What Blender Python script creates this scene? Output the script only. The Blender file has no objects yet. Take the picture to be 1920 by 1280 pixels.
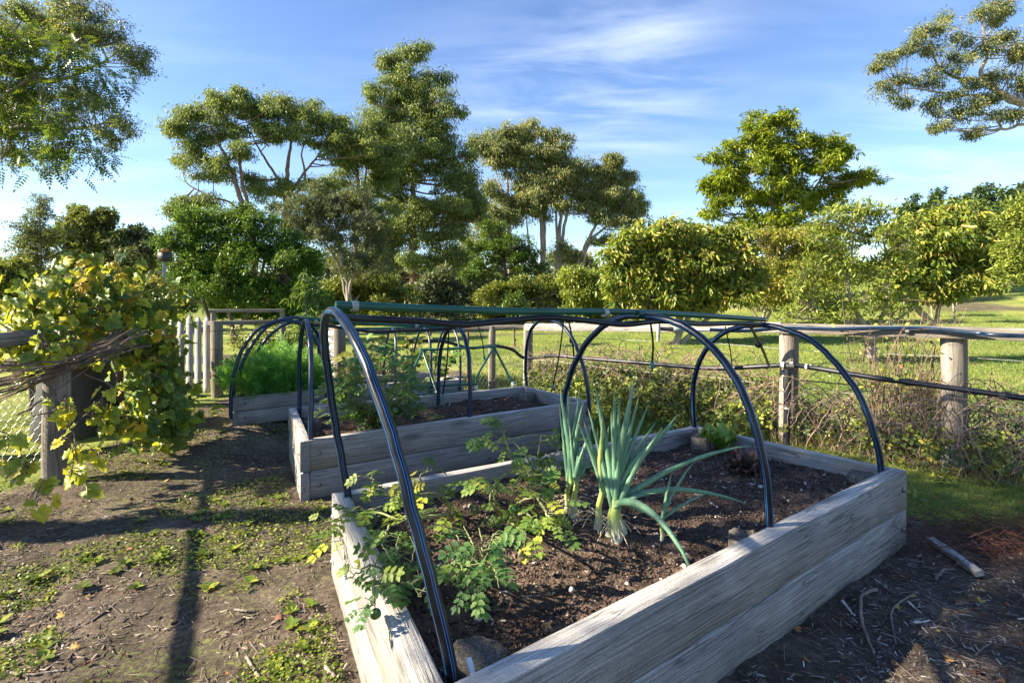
import bpy, math, random
import numpy as np
from mathutils import Vector, Matrix

R = math.radians
rng = np.random.default_rng(7)
scene = bpy.context.scene
COL = scene.collection

# ------------------------------------------------------------------ camera
F_PX, HZ, CAM_H = 1000.0, 560.0, 1.35          # focal in px of a 1920 px frame, horizon row, eye height
cam_data = bpy.data.cameras.new("camera")
cam_data.sensor_width = 36.0
cam_data.lens = F_PX / 1920.0 * 36.0
cam_data.shift_y = -(640.0 - HZ) / 1920.0
cam_data.clip_start = 0.05
cam_data.clip_end = 5000.0
cam = bpy.data.objects.new("camera", cam_data)
COL.objects.link(cam)
cam.location = (0, 0, CAM_H)
cam.rotation_euler = (R(90), 0, 0)
scene.camera = cam

# ------------------------------------------------------------------ light
SUN_EL, SUN_AZ = 30.0, -97.0                    # azimuth clockwise from +Y (the view direction)
sun_dir = Vector((math.sin(R(SUN_AZ)) * math.cos(R(SUN_EL)), math.cos(R(SUN_AZ)) * math.cos(R(SUN_EL)), math.sin(R(SUN_EL))))
sd = bpy.data.lights.new("sun", 'SUN')
sd.energy = 5.0
sd.angle = R(0.5)
sd.color = (1.0, 0.86, 0.66)
so = bpy.data.objects.new("sun", sd)
COL.objects.link(so)
so.rotation_euler = (-sun_dir).to_track_quat('-Z', 'Y').to_euler()
so.location = (-20, 0, 20)

world = bpy.data.worlds.new("World")
scene.world = world
world.use_nodes = True
wn, wl = world.node_tree.nodes, world.node_tree.links
wn.clear()
def WN(t, **kw):
    n = wn.new(t)
    for k, v in kw.items():
        setattr(n, k, v)
    return n
w_out = WN('ShaderNodeOutputWorld')
w_bg = WN('ShaderNodeBackground')
w_bg.inputs['Strength'].default_value = 0.070
sky = WN('ShaderNodeTexSky', sky_type='NISHITA')
sky.sun_disc = False
sky.sun_elevation = R(SUN_EL)
sky.sun_rotation = R(SUN_AZ)
sky.altitude = 300
sky.air_density = 1.0
sky.dust_density = 0.15
sky.ozone_density = 2.6
tc = WN('ShaderNodeTexCoord')
sep = WN('ShaderNodeSeparateXYZ')
wl.new(tc.outputs['Generated'], sep.inputs[0])
zc = WN('ShaderNodeMath', operation='MAXIMUM'); zc.inputs[1].default_value = 0.0
wl.new(sep.outputs['Z'], zc.inputs[0])
za = WN('ShaderNodeMath', operation='ADD'); za.inputs[1].default_value = 0.12
wl.new(zc.outputs[0], za.inputs[0])
dx = WN('ShaderNodeMath', operation='DIVIDE'); wl.new(sep.outputs['X'], dx.inputs[0]); wl.new(za.outputs[0], dx.inputs[1])
dy = WN('ShaderNodeMath', operation='DIVIDE'); wl.new(sep.outputs['Y'], dy.inputs[0]); wl.new(za.outputs[0], dy.inputs[1])
cmb = WN('ShaderNodeCombineXYZ'); wl.new(dx.outputs[0], cmb.inputs[0]); wl.new(dy.outputs[0], cmb.inputs[1])
mp = WN('ShaderNodeMapping'); mp.inputs['Scale'].default_value = (0.9, 2.6, 1); mp.inputs['Rotation'].default_value = (0, 0, R(-14)); mp.inputs['Location'].default_value = (3.1, 1.7, 0)
wl.new(cmb.outputs[0], mp.inputs[0])
nz = WN('ShaderNodeTexNoise'); nz.inputs['Scale'].default_value = 1.25; nz.inputs['Detail'].default_value = 9; nz.inputs['Roughness'].default_value = 0.55; nz.inputs['Distortion'].default_value = 0.5
wl.new(mp.outputs[0], nz.inputs['Vector'])
cr = WN('ShaderNodeValToRGB'); cr.color_ramp.elements[0].position = 0.44; cr.color_ramp.elements[1].position = 0.80
wl.new(nz.outputs['Fac'], cr.inputs[0])
# one brighter bank of cirrus, up and right of the tall gum
def cloud_bank(d, size, rot=0.0):
    d = Vector(d).normalized()
    m = WN('ShaderNodeVectorMath', operation='DISTANCE'); m.inputs[1].default_value = d
    wl.new(tc.outputs['Generated'], m.inputs[0])
    r_ = WN('ShaderNodeMapRange', interpolation_type='SMOOTHERSTEP'); r_.inputs['From Min'].default_value = size; r_.inputs['From Max'].default_value = 0.0
    wl.new(m.outputs['Value'], r_.inputs['Value'])
    return r_.outputs[0]
b1 = cloud_bank((0.20, 1.0, 0.44), 0.26)
b2 = cloud_bank((-0.02, 1.0, 0.35), 0.25)
b3 = cloud_bank((0.8, 1.0, 0.23), 0.30)
b4 = cloud_bank((-0.75, 1.0, 0.18), 0.30)
def mx(a, b, f=1.0):
    n = WN('ShaderNodeMath', operation='MULTIPLY_ADD'); n.inputs[1].default_value = f
    wl.new(b, n.inputs[0]); wl.new(a, n.inputs[2]); return n.outputs[0]
base = WN('ShaderNodeValue'); base.outputs[0].default_value = 0.10
tot = mx(mx(mx(mx(base.outputs[0], b1, 0.42), b2, .25), b3, .25), b4, .08)
cf = WN('ShaderNodeMath', operation='MULTIPLY', use_clamp=True); wl.new(cr.outputs[0], cf.inputs[0]); wl.new(tot, cf.inputs[1])
mixc = WN('ShaderNodeMixRGB'); mixc.inputs['Color2'].default_value = (6.6, 7.0, 7.6, 1)
wl.new(cf.outputs[0], mixc.inputs['Fac'])
gs = WN('ShaderNodeHueSaturation'); gs.inputs['Hue'].default_value = 0.508; gs.inputs['Saturation'].default_value = 1.08; gs.inputs['Value'].default_value = 1.0
wl.new(sky.outputs[0], gs.inputs['Color'])
wl.new(gs.outputs[0], mixc.inputs['Color1'])
wl.new(mixc.outputs[0], w_bg.inputs['Color'])
wl.new(w_bg.outputs[0], w_out.inputs['Surface'])

scene.view_settings.view_transform = 'Standard'
scene.view_settings.look = 'None'
scene.view_settings.exposure = 1.97
scene.view_settings.gamma = 1.0
scene.view_settings.use_curve_mapping = False
scene.cycles.max_bounces = 8
scene.cycles.transparent_max_bounces = 6

# ------------------------------------------------------------------ helpers
def P(px, py, Y):
    """world point seen at a pixel of the 1920x1280 frame, at distance Y along the view"""
    return np.array([(px - 960.0) / F_PX * Y, Y, CAM_H + (HZ - py) / F_PX * Y])
def PZ(px, py, z):
    """world point at a pixel lying at height z"""
    Y = (CAM_H - z) * F_PX / (py - HZ)
    return np.array([(px - 960.0) / F_PX * Y, Y, z])

def _hash(ix, iy, s):
    h = (ix * 374761393 + iy * 668265263 + s * 974634777) & 0xffffffff
    h = ((h ^ (h >> 13)) * 1274126177) & 0xffffffff
    return ((h ^ (h >> 16)) & 0xffff) / 65535.0
def vnoise(x, y, s=0):
    x = np.asarray(x, float); y = np.asarray(y, float)
    ix = np.floor(x).astype(np.int64); iy = np.floor(y).astype(np.int64)
    fx = x - ix; fy = y - iy
    fx = fx * fx * (3 - 2 * fx); fy = fy * fy * (3 - 2 * fy)
    a = _hash(ix, iy, s); b = _hash(ix + 1, iy, s); c = _hash(ix, iy + 1, s); d = _hash(ix + 1, iy + 1, s)
    return (a + (b - a) * fx) * (1 - fy) + (c + (d - c) * fx) * fy
def fbm(x, y, s=0, o=4):
    t = 0; a = 0.5; n = 0
    for k in range(o):
        t = t + a * vnoise(np.asarray(x) * 2 ** k, np.asarray(y) * 2 ** k, s + k * 17); n += a; a *= 0.5
    return t / n
def sstep(a, b, x):
    t = np.clip((np.asarray(x, float) - a) / (b - a), 0, 1)
    return t * t * (3 - 2 * t)

def terrain(x, y):
    x = np.asarray(x, float); y = np.asarray(y, float)
    z = 0.13 * sstep(-1.9, -2.5, x) * sstep(4.0, 5.2, y) * sstep(14, 9, y)
    side = 0.25 + 0.75 * sstep(-6, 8, x)
    d = np.maximum(0, y - 7.0 + 0.7 * np.clip(x - 1.0, 0, 2.6))
    z = z + np.minimum(0.047 * d * side, 1.5 + 0.016 * d)
    z = z + 2.6 * sstep(5, 30, x) * sstep(14, 42, y)
    z = z + 0.05 * (fbm(x * 0.35, y * 0.35, 3) - 0.5) * sstep(2, 6, y + np.abs(x))
    return z

class MB:
    """collects geometry for ONE mesh object"""
    def __init__(s):
        s.v = []; s.n = 0; s.q = []; s.t = []; s.qm = []; s.tm = []; s.qt = []; s.tt = []
    def add(s, v, quads=None, tris=None, mat=0, tint=None):
        v = np.asarray(v, float).reshape(-1, 3)
        if quads is not None and len(quads):
            quads = np.asarray(quads, np.int64).reshape(-1, 4); k = len(quads)
            s.q.append(quads + s.n); s.qm.append(np.broadcast_to(mat, k) if np.ndim(mat) else np.full(k, mat))
            s.qt.append(np.full(k, 0.5) if tint is None else (np.broadcast_to(tint, k) if np.ndim(tint) == 0 else np.asarray(tint)[:k]))
        if tris is not None and len(tris):
            tris = np.asarray(tris, np.int64).reshape(-1, 3); k = len(tris)
            s.t.append(tris + s.n); s.tm.append(np.full(k, mat))
            s.tt.append(np.full(k, 0.5) if tint is None else (np.broadcast_to(tint, k) if np.ndim(tint) == 0 else np.asarray(tint)[:k]))
        s.v.append(v); s.n += len(v)
    def scatter(s, tv, tq, tt, pos, mats, scale, mat=0, tint=None):
        """instances of a template as real geometry. tv (K,3); mats (N,3,3); scale (N,) or (N,3)"""
        N = len(pos)
        if N == 0: return
        tv = np.asarray(tv, float); K = len(tv)
        scale = np.asarray(scale, float)
        if scale.ndim == 1: scale = scale[:, None]
        loc = tv[None] * (scale[:, None, :] if scale.shape[1] == 3 else scale[:, None, :])
        v = np.einsum('nij,nkj->nki', mats, loc) + np.asarray(pos)[:, None, :]
        off = (np.arange(N) * K)[:, None, None]
        if tint is None: tint = rng.random(N)
        q = t = None
        nb = s.n
        if tq is not None and len(tq):
            tq = np.asarray(tq); q = (tq[None] + off).reshape(-1, 4)
            s.q.append(q + nb); s.qm.append(np.full(len(q), mat)); s.qt.append(np.repeat(tint, len(tq)))
        if tt is not None and len(tt):
            tt = np.asarray(tt); t = (tt[None] + off).reshape(-1, 3)
            s.t.append(t + nb); s.tm.append(np.full(len(t), mat)); s.tt.append(np.repeat(tint, len(tt)))
        s.v.append(v.reshape(-1, 3)); s.n += N * K
    def tube(s, pts, rad, seg=8, mat=0, tint=None, angs=None, segmat=None, cap=True, squash=None):
        pts = np.asarray(pts, float); n = len(pts)
        rad = np.broadcast_to(np.asarray(rad, float), n)
        tan = np.gradient(pts, axis=0); tan /= np.linalg.norm(tan, axis=1)[:, None] + 1e-12
        ref = np.array([0, 0, 1.0]) if abs(tan[0][2]) < 0.9 else np.array([1.0, 0, 0])
        u = np.cross(tan[0], ref); u /= np.linalg.norm(u)
        U = [u]
        for i in range(1, n):
            u = U[-1] - tan[i] * np.dot(U[-1], tan[i]); u /= np.linalg.norm(u) + 1e-12; U.append(u)
        U = np.array(U); V = np.cross(tan, U)
        a = np.arange(seg) / seg * 2 * np.pi if angs is None else np.asarray(angs); seg = len(a)
        ring = pts[:, None] + rad[:, None, None] * (U[:, None] * np.cos(a)[None, :, None] + V[:, None] * np.sin(a)[None, :, None])
        if squash is not None: ring = squash(ring)
        i = np.arange(n - 1)[:, None] * seg; j = np.arange(seg)[None]; k = (j + 1) % seg
        q = np.stack([i + j, i + k, i + seg + k, i + seg + j], -1)
        if segmat is None:
            s.add(ring, q.reshape(-1, 4), mat=mat, tint=tint)
        else:
            m = np.tile(np.asarray(segmat), n - 1); s.v.append(ring.reshape(-1, 3)); s.q.append(q.reshape(-1, 4) + s.n); s.qm.append(m); s.qt.append(np.full(len(m), .5)); s.n += n * seg
        if cap:
            for r_, rev in ((ring[0], True), (ring[-1], False)):
                c = r_.mean(0); vv = np.vstack([r_, c]); jj = np.arange(seg); kk = (jj + 1) % seg
                tr = np.stack([kk, jj, np.full(seg, seg)], 1) if rev else np.stack([jj, kk, np.full(seg, seg)], 1)
                s.add(vv, tris=tr, mat=mat, tint=tint if (tint is None or np.ndim(tint) == 0) else None)
    def sticks(s, A, B, ra, rb, seg=3, mat=0, tint=None):
        A = np.asarray(A, float); B = np.asarray(B, float); N = len(A)
        if N == 0: return
        ra = np.broadcast_to(ra, N); rb = np.broadcast_to(rb, N)
        d = B - A; d /= np.linalg.norm(d, axis=1)[:, None] + 1e-9
        ref = np.where(np.abs(d[:, 2:3]) < .9, np.array([[0, 0, 1.0]]), np.array([[1.0, 0, 0]]))
        u = np.cross(d, ref); u /= np.linalg.norm(u, axis=1)[:, None] + 1e-9; w = np.cross(d, u)
        a = np.arange(seg) / seg * 2 * np.pi
        off = u[:, None] * np.cos(a)[None, :, None] + w[:, None] * np.sin(a)[None, :, None]
        v = np.concatenate([A[:, None] + off * ra[:, None, None], B[:, None] + off * rb[:, None, None]], 1)
        j = np.arange(seg); k = (j + 1) % seg
        tq = np.stack([j, k, seg + k, seg + j], 1)
        q = (tq[None] + (np.arange(N) * 2 * seg)[:, None, None]).reshape(-1, 4)
        s.q.append(q + s.n); s.qm.append(np.full(len(q), mat)); s.qt.append(np.repeat(rng.random(N) if tint is None else np.broadcast_to(tint, N), seg))
        s.v.append(v.reshape(-1, 3)); s.n += N * 2 * seg
    def build(s, name, mats, parent=None, smooth=False, loc=None):
        me = bpy.data.meshes.new(name)
        v = np.concatenate(s.v)
        origin = np.array(parent.location if parent is not None else (loc if loc is not None else (0, 0, 0)), float)
        v = v - origin
        q = np.concatenate(s.q) if s.q else np.zeros((0, 4), int); t = np.concatenate(s.t) if s.t else np.zeros((0, 3), int)
        me.vertices.add(len(v)); me.vertices.foreach_set('co', v.astype(np.float32).ravel())
        nl = q.size + t.size
        me.loops.add(nl); me.loops.foreach_set('vertex_index', np.concatenate([q.ravel(), t.ravel()]).astype(np.int32))
        me.polygons.add(len(q) + len(t))
        st = np.concatenate([np.arange(len(q)) * 4, q.size + np.arange(len(t)) * 3]).astype(np.int32)
        me.polygons.foreach_set('loop_start', st)
        mi = np.concatenate((s.qm or []) + (s.tm or [])).astype(np.int32)
        me.polygons.foreach_set('material_index', mi)
        if smooth: me.polygons.foreach_set('use_smooth', np.ones(len(mi), bool))
        at = me.attributes.new('tint', 'FLOAT', 'FACE')
        at.data.foreach_set('value', np.concatenate((s.qt or []) + (s.tt or [])).astype(np.float32))
        me.update(calc_edges=True)
        for m in (mats if isinstance(mats, (list, tuple)) else [mats]): me.materials.append(m)
        o = bpy.data.objects.new(name, me); COL.objects.link(o)
        if parent is not None: o.parent = parent
        elif loc is not None: o.location = loc
        return o

def tag(o, label, cat, group=None):
    o['label'] = label; o['category'] = cat
    if group: o['group'] = group
    return o
def thing(name, label, cat, loc, group=None):
    o = bpy.data.objects.new(name, None); COL.objects.link(o); o.location = tuple(float(a) for a in loc)
    o.empty_display_size = 0.1
    bpy.context.view_layer.update()
    return tag(o, label, cat, group)

def frames(d, n):
    """rotation matrices whose x axis is d and z axis near n"""
    d = d / (np.linalg.norm(d, axis=1)[:, None] + 1e-9)
    y = np.cross(n, d); y /= np.linalg.norm(y, axis=1)[:, None] + 1e-9
    z = np.cross(d, y)
    return np.stack([d, y, z], 2)
def rdirs(N):
    v = rng.normal(size=(N, 3)); return v / np.linalg.norm(v, axis=1)[:, None]

# ------------------------------------------------------------------ materials
def mat_new(name):
    m = bpy.data.materials.new(name); m.use_nodes = True
    nt = m.node_tree; nt.nodes.clear()
    out = nt.nodes.new('ShaderNodeOutputMaterial')
    return m, nt, out
def nd(nt, t, ins=None, **kw):
    n = nt.nodes.new(t)
    for k, v in kw.items(): setattr(n, k, v)
    for k, v in (ins or {}).items():
        if hasattr(v, 'node'): nt.links.new(v, n.inputs[k])
        else: n.inputs[k].default_value = v
    return n
def ramp(nt, fac, stops):
    n = nd(nt, 'ShaderNodeValToRGB', {'Fac': fac}); e = n.color_ramp.elements
    while len(e) > 1: e.remove(e[-1])
    e[0].position = stops[0][0]; e[0].color = (*stops[0][1], 1)
    for p, c in stops[1:]:
        x = e.new(p); x.color = (*c, 1)
    return n.outputs[0]

def leaf_mat(name, stops, trans=0.35, rough=0.5, tcol=None, spec=0.35, spot=None):
    m, nt, out = mat_new(name)
    a = nd(nt, 'ShaderNodeAttribute', attribute_name='tint')
    col = ramp(nt, a.outputs['Fac'], stops)
    tcd = nd(nt, 'ShaderNodeTexCoord')
    nz_ = nd(nt, 'ShaderNodeTexNoise', {'Vector': tcd.outputs['Object'], 'Scale': 1.1, 'Detail': 2.0})
    hs = nd(nt, 'ShaderNodeHueSaturation', {'Color': col, 'Hue': 0.5, 'Saturation': 1.0})
    mr = nd(nt, 'ShaderNodeMapRange', {'Value': nz_.outputs['Fac'], 'From Min': .3, 'From Max': .7, 'To Min': .75, 'To Max': 1.25})
    nt.links.new(mr.outputs[0], hs.inputs['Value'])
    c = hs.outputs[0]
    if spot:
        n2 = nd(nt, 'ShaderNodeTexNoise', {'Vector': tcd.outputs['Object'], 'Scale': spot[0], 'Detail': 3.0})
        sr = nd(nt, 'ShaderNodeMapRange', {'Value': n2.outputs['Fac'], 'From Min': spot[1], 'From Max': spot[1] + .12})
        c = nd(nt, 'ShaderNodeMixRGB', {'Fac': sr.outputs[0], 'Color1': c, 'Color2': (*spot[2], 1)}).outputs[0]
    pb = nd(nt, 'ShaderNodeBsdfPrincipled', {'Base Color': c, 'Roughness': rough, 'Specular IOR Level': spec})
    tcn = nd(nt, 'ShaderNodeMixRGB', {'Fac': 0.35, 'Color1': c, 'Color2': (*(tcol or (0.45, 0.55, 0.03)), 1)})
    tr = nd(nt, 'ShaderNodeBsdfTranslucent', {'Color': tcn.outputs[0]})
    mx_ = nd(nt, 'ShaderNodeMixShader', {0: trans, 1: pb.outputs[0], 2: tr.outputs[0]})
    nt.links.new(mx_.outputs[0], out.inputs['Surface'])
    return m

def bark_mat(name, c1, c2, scale=6.0):
    m, nt, out = mat_new(name)
    t = nd(nt, 'ShaderNodeTexCoord')
    mp_ = nd(nt, 'ShaderNodeMapping', {'Vector': t.outputs['Object'], 'Scale': (1, 1, .25)})
    n = nd(nt, 'ShaderNodeTexNoise', {'Vector': mp_.outputs[0], 'Scale': scale, 'Detail': 5.0, 'Roughness': .7})
    c = ramp(nt, n.outputs['Fac'], [(.3, c1), (.68, c2)])
    b = nd(nt, 'ShaderNodeBump', {'Height': n.outputs['Fac'], 'Strength': .6, 'Distance': .03})
    pb = nd(nt, 'ShaderNodeBsdfPrincipled', {'Base Color': c, 'Roughness': .85, 'Normal': b.outputs[0]})
    nt.links.new(pb.outputs[0], out.inputs[0]); return m

def wood_mat(name, dark, mid, light, crack=1.0, grain=1.0):
    """weathered timber; grain runs along the board's own x axis"""
    m, nt, out = mat_new(name)
    t = nd(nt, 'ShaderNodeTexCoord'); oi = nd(nt, 'ShaderNodeObjectInfo')
    off = nd(nt, 'ShaderNodeVectorMath', {0: t.outputs['Object']}, operation='ADD')
    sc = nd(nt, 'ShaderNodeVectorMath', {0: (7.3, 3.1, 5.7)}, operation='SCALE'); nt.links.new(oi.outputs['Random'], sc.inputs['Scale'])
    nt.links.new(sc.outputs[0], off.inputs[1])
    # slow warp so that grain flows round knots
    wz = nd(nt, 'ShaderNodeTexNoise', {'Vector': off.outputs[0], 'Scale': 2.3, 'Detail': 1.0})
    warp = nd(nt, 'ShaderNodeVectorMath', {0: wz.outputs['Color'], 1: (0.0, .022, .022)}, operation='MULTIPLY')
    pos = nd(nt, 'ShaderNodeVectorMath', {0: off.outputs[0], 1: warp.outputs[0]}, operation='ADD').outputs[0]
    m1 = nd(nt, 'ShaderNodeMapping', {'Vector': pos, 'Scale': (2.6, 150, 150)})
    n1 = nd(nt, 'ShaderNodeTexNoise', {'Vector': m1.outputs[0], 'Scale': grain, 'Detail': 6.0, 'Roughness': .65})
    m2 = nd(nt, 'ShaderNodeMapping', {'Vector': pos, 'Scale': (.8, 17, 17)})
    n2 = nd(nt, 'ShaderNodeTexNoise', {'Vector': m2.outputs[0], 'Scale': 1.0, 'Detail': 4.0, 'Roughness': .45})
    band = nd(nt, 'ShaderNodeMath', {0: n2.outputs['Fac'], 1: .5}, operation='SUBTRACT')
    band = nd(nt, 'ShaderNodeMath', {0: band.outputs[0]}, operation='ABSOLUTE')
    sp = nd(nt, 'ShaderNodeTexNoise', {'Vector': nd(nt, 'ShaderNodeMapping', {'Vector': off.outputs[0], 'Scale': (1, 2.2, 2.2)}).outputs[0], 'Scale': 130.0, 'Detail': 4.0, 'Roughness': .7})
    n3 = nd(nt, 'ShaderNodeTexNoise', {'Vector': off.outputs[0], 'Scale': 3.0, 'Detail': 4.0})
    vo = nd(nt, 'ShaderNodeTexVoronoi', {'Vector': nd(nt, 'ShaderNodeMapping', {'Vector': off.outputs[0], 'Scale': (1.7, 5.5, 5.5)}).outputs[0], 'Scale': 1.0})
    knot = nd(nt, 'ShaderNodeMapRange', {'Value': vo.outputs['Distance'], 'From Min': .06, 'From Max': .20, 'To Min': .55, 'To Max': 1.0})
    c = ramp(nt, n1.outputs['Fac'], [(.26, dark), (.5, mid), (.74, light)])
    cc = nd(nt, 'ShaderNodeMapRange', {'Value': band.outputs[0], 'From Min': .003, 'From Max': .011, 'To Min': 1.0 - .48 * crack, 'To Max': 1.0})
    spk = nd(nt, 'ShaderNodeMapRange', {'Value': sp.outputs['Fac'], 'From Min': .3, 'From Max': .7, 'To Min': .72, 'To Max': 1.28})
    mul0 = nd(nt, 'ShaderNodeMath', {0: cc.outputs[0], 1: knot.outputs[0]}, operation='MULTIPLY')
    mul = nd(nt, 'ShaderNodeMath', {0: mul0.outputs[0], 1: spk.outputs[0]}, operation='MULTIPLY')
    big = nd(nt, 'ShaderNodeMapRange', {'Value': n3.outputs['Fac'], 'From Min': .3, 'From Max': .7, 'To Min': .78, 'To Max': 1.12})
    mul2 = nd(nt, 'ShaderNodeMath', {0: mul.outputs[0], 1: big.outputs[0]}, operation='MULTIPLY')
    # upward faces paler, sides darker: skylight put into the colour, with some weather bleaching
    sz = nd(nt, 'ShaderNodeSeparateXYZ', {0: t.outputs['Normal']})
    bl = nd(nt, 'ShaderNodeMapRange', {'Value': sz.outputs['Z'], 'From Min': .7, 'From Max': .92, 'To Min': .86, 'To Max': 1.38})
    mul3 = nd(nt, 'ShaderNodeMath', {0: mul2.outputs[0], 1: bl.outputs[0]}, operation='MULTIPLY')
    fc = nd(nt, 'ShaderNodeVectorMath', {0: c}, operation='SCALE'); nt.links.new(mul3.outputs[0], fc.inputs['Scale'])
    # brown damp stains
    n4 = nd(nt, 'ShaderNodeTexNoise', {'Vector': off.outputs[0], 'Scale': 1.6, 'Detail': 5.0})
    st = nd(nt, 'ShaderNodeMapRange', {'Value': n4.outputs['Fac'], 'From Min': .52, 'From Max': .72, 'To Min': 0, 'To Max': .5})
    fin = nd(nt, 'ShaderNodeMixRGB', {'Fac': st.outputs[0], 'Color1': fc.outputs[0], 'Color2': (mid[0] * .62, mid[1] * .52, mid[2] * .38, 1)})
    h = nd(nt, 'ShaderNodeMath', {0: n1.outputs['Fac'], 1: cc.outputs[0]}, operation='MULTIPLY')
    b = nd(nt, 'ShaderNodeBump', {'Height': h.outputs[0], 'Strength': .9, 'Distance': .008})
    pb = nd(nt, 'ShaderNodeBsdfPrincipled', {'Base Color': fin.outputs[0], 'Roughness': .8, 'Specular IOR Level': .25, 'Normal': b.outputs[0]})
    nt.links.new(pb.outputs[0], out.inputs[0]); return m

def plain(name, col, rough=.5, metal=0.0, var=0.0, vscale=20, spec=.5, bump=0.0):
    m, nt, out = mat_new(name)
    pb = nd(nt, 'ShaderNodeBsdfPrincipled', {'Roughness': rough, 'Metallic': metal, 'Specular IOR Level': spec})
    t = nd(nt, 'ShaderNodeTexCoord')
    n = nd(nt, 'ShaderNodeTexNoise', {'Vector': t.outputs['Object'], 'Scale': vscale, 'Detail': 4.0})
    lo = tuple(c * (1 - var) for c in col); hi = tuple(min(1, c * (1 + var)) for c in col)
    nt.links.new(ramp(nt, n.outputs['Fac'], [(.3, lo), (.7, hi)]), pb.inputs['Base Color'])
    rr = nd(nt, 'ShaderNodeMapRange', {'Value': n.outputs['Fac'], 'To Min': rough * .75, 'To Max': min(1, rough * 1.25)})
    nt.links.new(rr.outputs[0], pb.inputs['Roughness'])
    if bump:
        b = nd(nt, 'ShaderNodeBump', {'Height': n.outputs['Fac'], 'Strength': bump, 'Distance': .01}); nt.links.new(b.outputs[0], pb.inputs['Normal'])
    nt.links.new(pb.outputs[0], out.inputs[0]); return m

def tint_mat(name, stops, rough=.8, spec=.3):
    m, nt, out = mat_new(name)
    a = nd(nt, 'ShaderNodeAttribute', attribute_name='tint')
    c = ramp(nt, a.outputs['Fac'], stops)
    pb = nd(nt, 'ShaderNodeBsdfPrincipled', {'Base Color': c, 'Roughness': rough, 'Specular IOR Level': spec})
    nt.links.new(pb.outputs[0], out.inputs[0]); return m

def soil_mat(name, dark=(.03, .022, .017), mid=(.092, .067, .05), light=(.21, .16, .125)):
    m, nt, out = mat_new(name)
    t = nd(nt, 'ShaderNodeTexCoord')
    n1 = nd(nt, 'ShaderNodeTexNoise', {'Vector': t.outputs['Object'], 'Scale': 5.0, 'Detail': 6.0, 'Roughness': .7})
    n2 = nd(nt, 'ShaderNodeTexNoise', {'Vector': t.outputs['Object'], 'Scale': 55.0, 'Detail': 8.0, 'Roughness': .75})
    n3 = nd(nt, 'ShaderNodeTexVoronoi', {'Vector': t.outputs['Object'], 'Scale': 75.0})
    s = nd(nt, 'ShaderNodeMath', {0: n1.outputs['Fac'], 1: n2.outputs['Fac']}, operation='ADD')
    s2 = nd(nt, 'ShaderNodeMath', {0: s.outputs[0], 1: .5}, operation='MULTIPLY')
    c = ramp(nt, s2.outputs[0], [(.38, dark), (.5, mid), (.64, light)])
    h = nd(nt, 'ShaderNodeMath', {0: n2.outputs['Fac'], 1: n3.outputs['Distance']}, operation='ADD')
    b = nd(nt, 'ShaderNodeBump', {'Height': h.outputs[0], 'Strength': 1.0, 'Distance': .012})
    pb = nd(nt, 'ShaderNodeBsdfPrincipled', {'Base Color': c, 'Roughness': .95, 'Specular IOR Level': .15, 'Normal': b.outputs[0]})
    nt.links.new(pb.outputs[0], out.inputs[0]); return m

M = {}
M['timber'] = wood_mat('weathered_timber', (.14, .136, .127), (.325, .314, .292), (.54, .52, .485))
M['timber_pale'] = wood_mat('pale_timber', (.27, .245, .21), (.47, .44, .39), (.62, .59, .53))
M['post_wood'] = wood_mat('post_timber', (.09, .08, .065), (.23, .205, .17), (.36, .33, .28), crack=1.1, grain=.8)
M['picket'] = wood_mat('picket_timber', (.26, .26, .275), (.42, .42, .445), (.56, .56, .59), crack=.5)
def stump_mat():
    m, nt, out = mat_new('stump_end')
    t = nd(nt, 'ShaderNodeTexCoord')
    v = nd(nt, 'ShaderNodeTexVoronoi', {'Vector': t.outputs['Object'], 'Scale': 14.0, 'Randomness': 1.0}, feature='DISTANCE_TO_EDGE')
    n = nd(nt, 'ShaderNodeTexNoise', {'Vector': nd(nt, 'ShaderNodeMapping', {'Vector': t.outputs['Object'], 'Scale': (1, 1, .12)}).outputs[0], 'Scale': 90.0, 'Detail': 6.0, 'Roughness': .75})
    c = ramp(nt, n.outputs['Fac'], [(.3, (.05, .042, .034)), (.5, (.17, .15, .125)), (.7, (.34, .31, .27))])
    k = nd(nt, 'ShaderNodeMapRange', {'Value': v.outputs['Distance'], 'From Min': .0, 'From Max': .035, 'To Min': .55, 'To Max': 1.0})
    sc = nd(nt, 'ShaderNodeVectorMath', {0: c}, operation='SCALE'); nt.links.new(k.outputs[0], sc.inputs['Scale'])
    h = nd(nt, 'ShaderNodeMath', {0: n.outputs['Fac'], 1: k.outputs[0]}, operation='MULTIPLY')
    b = nd(nt, 'ShaderNodeBump', {'Height': h.outputs[0], 'Strength': 1.0, 'Distance': .012})
    pb = nd(nt, 'ShaderNodeBsdfPrincipled', {'Base Color': sc.outputs[0], 'Roughness': .95, 'Specular IOR Level': .1, 'Normal': b.outputs[0]})
    nt.links.new(pb.outputs[0], out.inputs[0]); return m
M['stump'] = stump_mat()
M['soil'] = soil_mat('bed_soil')
M['soil_pale'] = soil_mat('dry_bed_soil', (.03, .02, .015), (.075, .05, .036), (.15, .105, .075))
M['poly'] = plain('black_polypipe', (.004, .005, .008), .33, var=.7, vscale=14, spec=.4)
M['poly_hose'] = plain('black_hose', (.008, .010, .018), .42, var=.4, vscale=7, spec=.45)
M['blue'] = plain('blue_stripe', (.04, .20, .50), .35, var=.1)
M['green_pipe'] = plain('green_pvc', (.008, .075, .052), .38, var=.25, vscale=5)
M['pvc'] = plain('white_pvc', (.62, .64, .62), .4, var=.15)
M['tie'] = plain('clear_tie', (.26, .28, .27), .35, var=.3)
M['teal'] = plain('teal_emitter', (.10, .26, .24), .4, var=.2)
M['bolt'] = plain('bolt_steel', (.20, .20, .20), .5, metal=.7, var=.4)
M['wire'] = plain('galvanised_wire', (.42, .42, .40), .45, metal=.6, var=.3)
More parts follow.
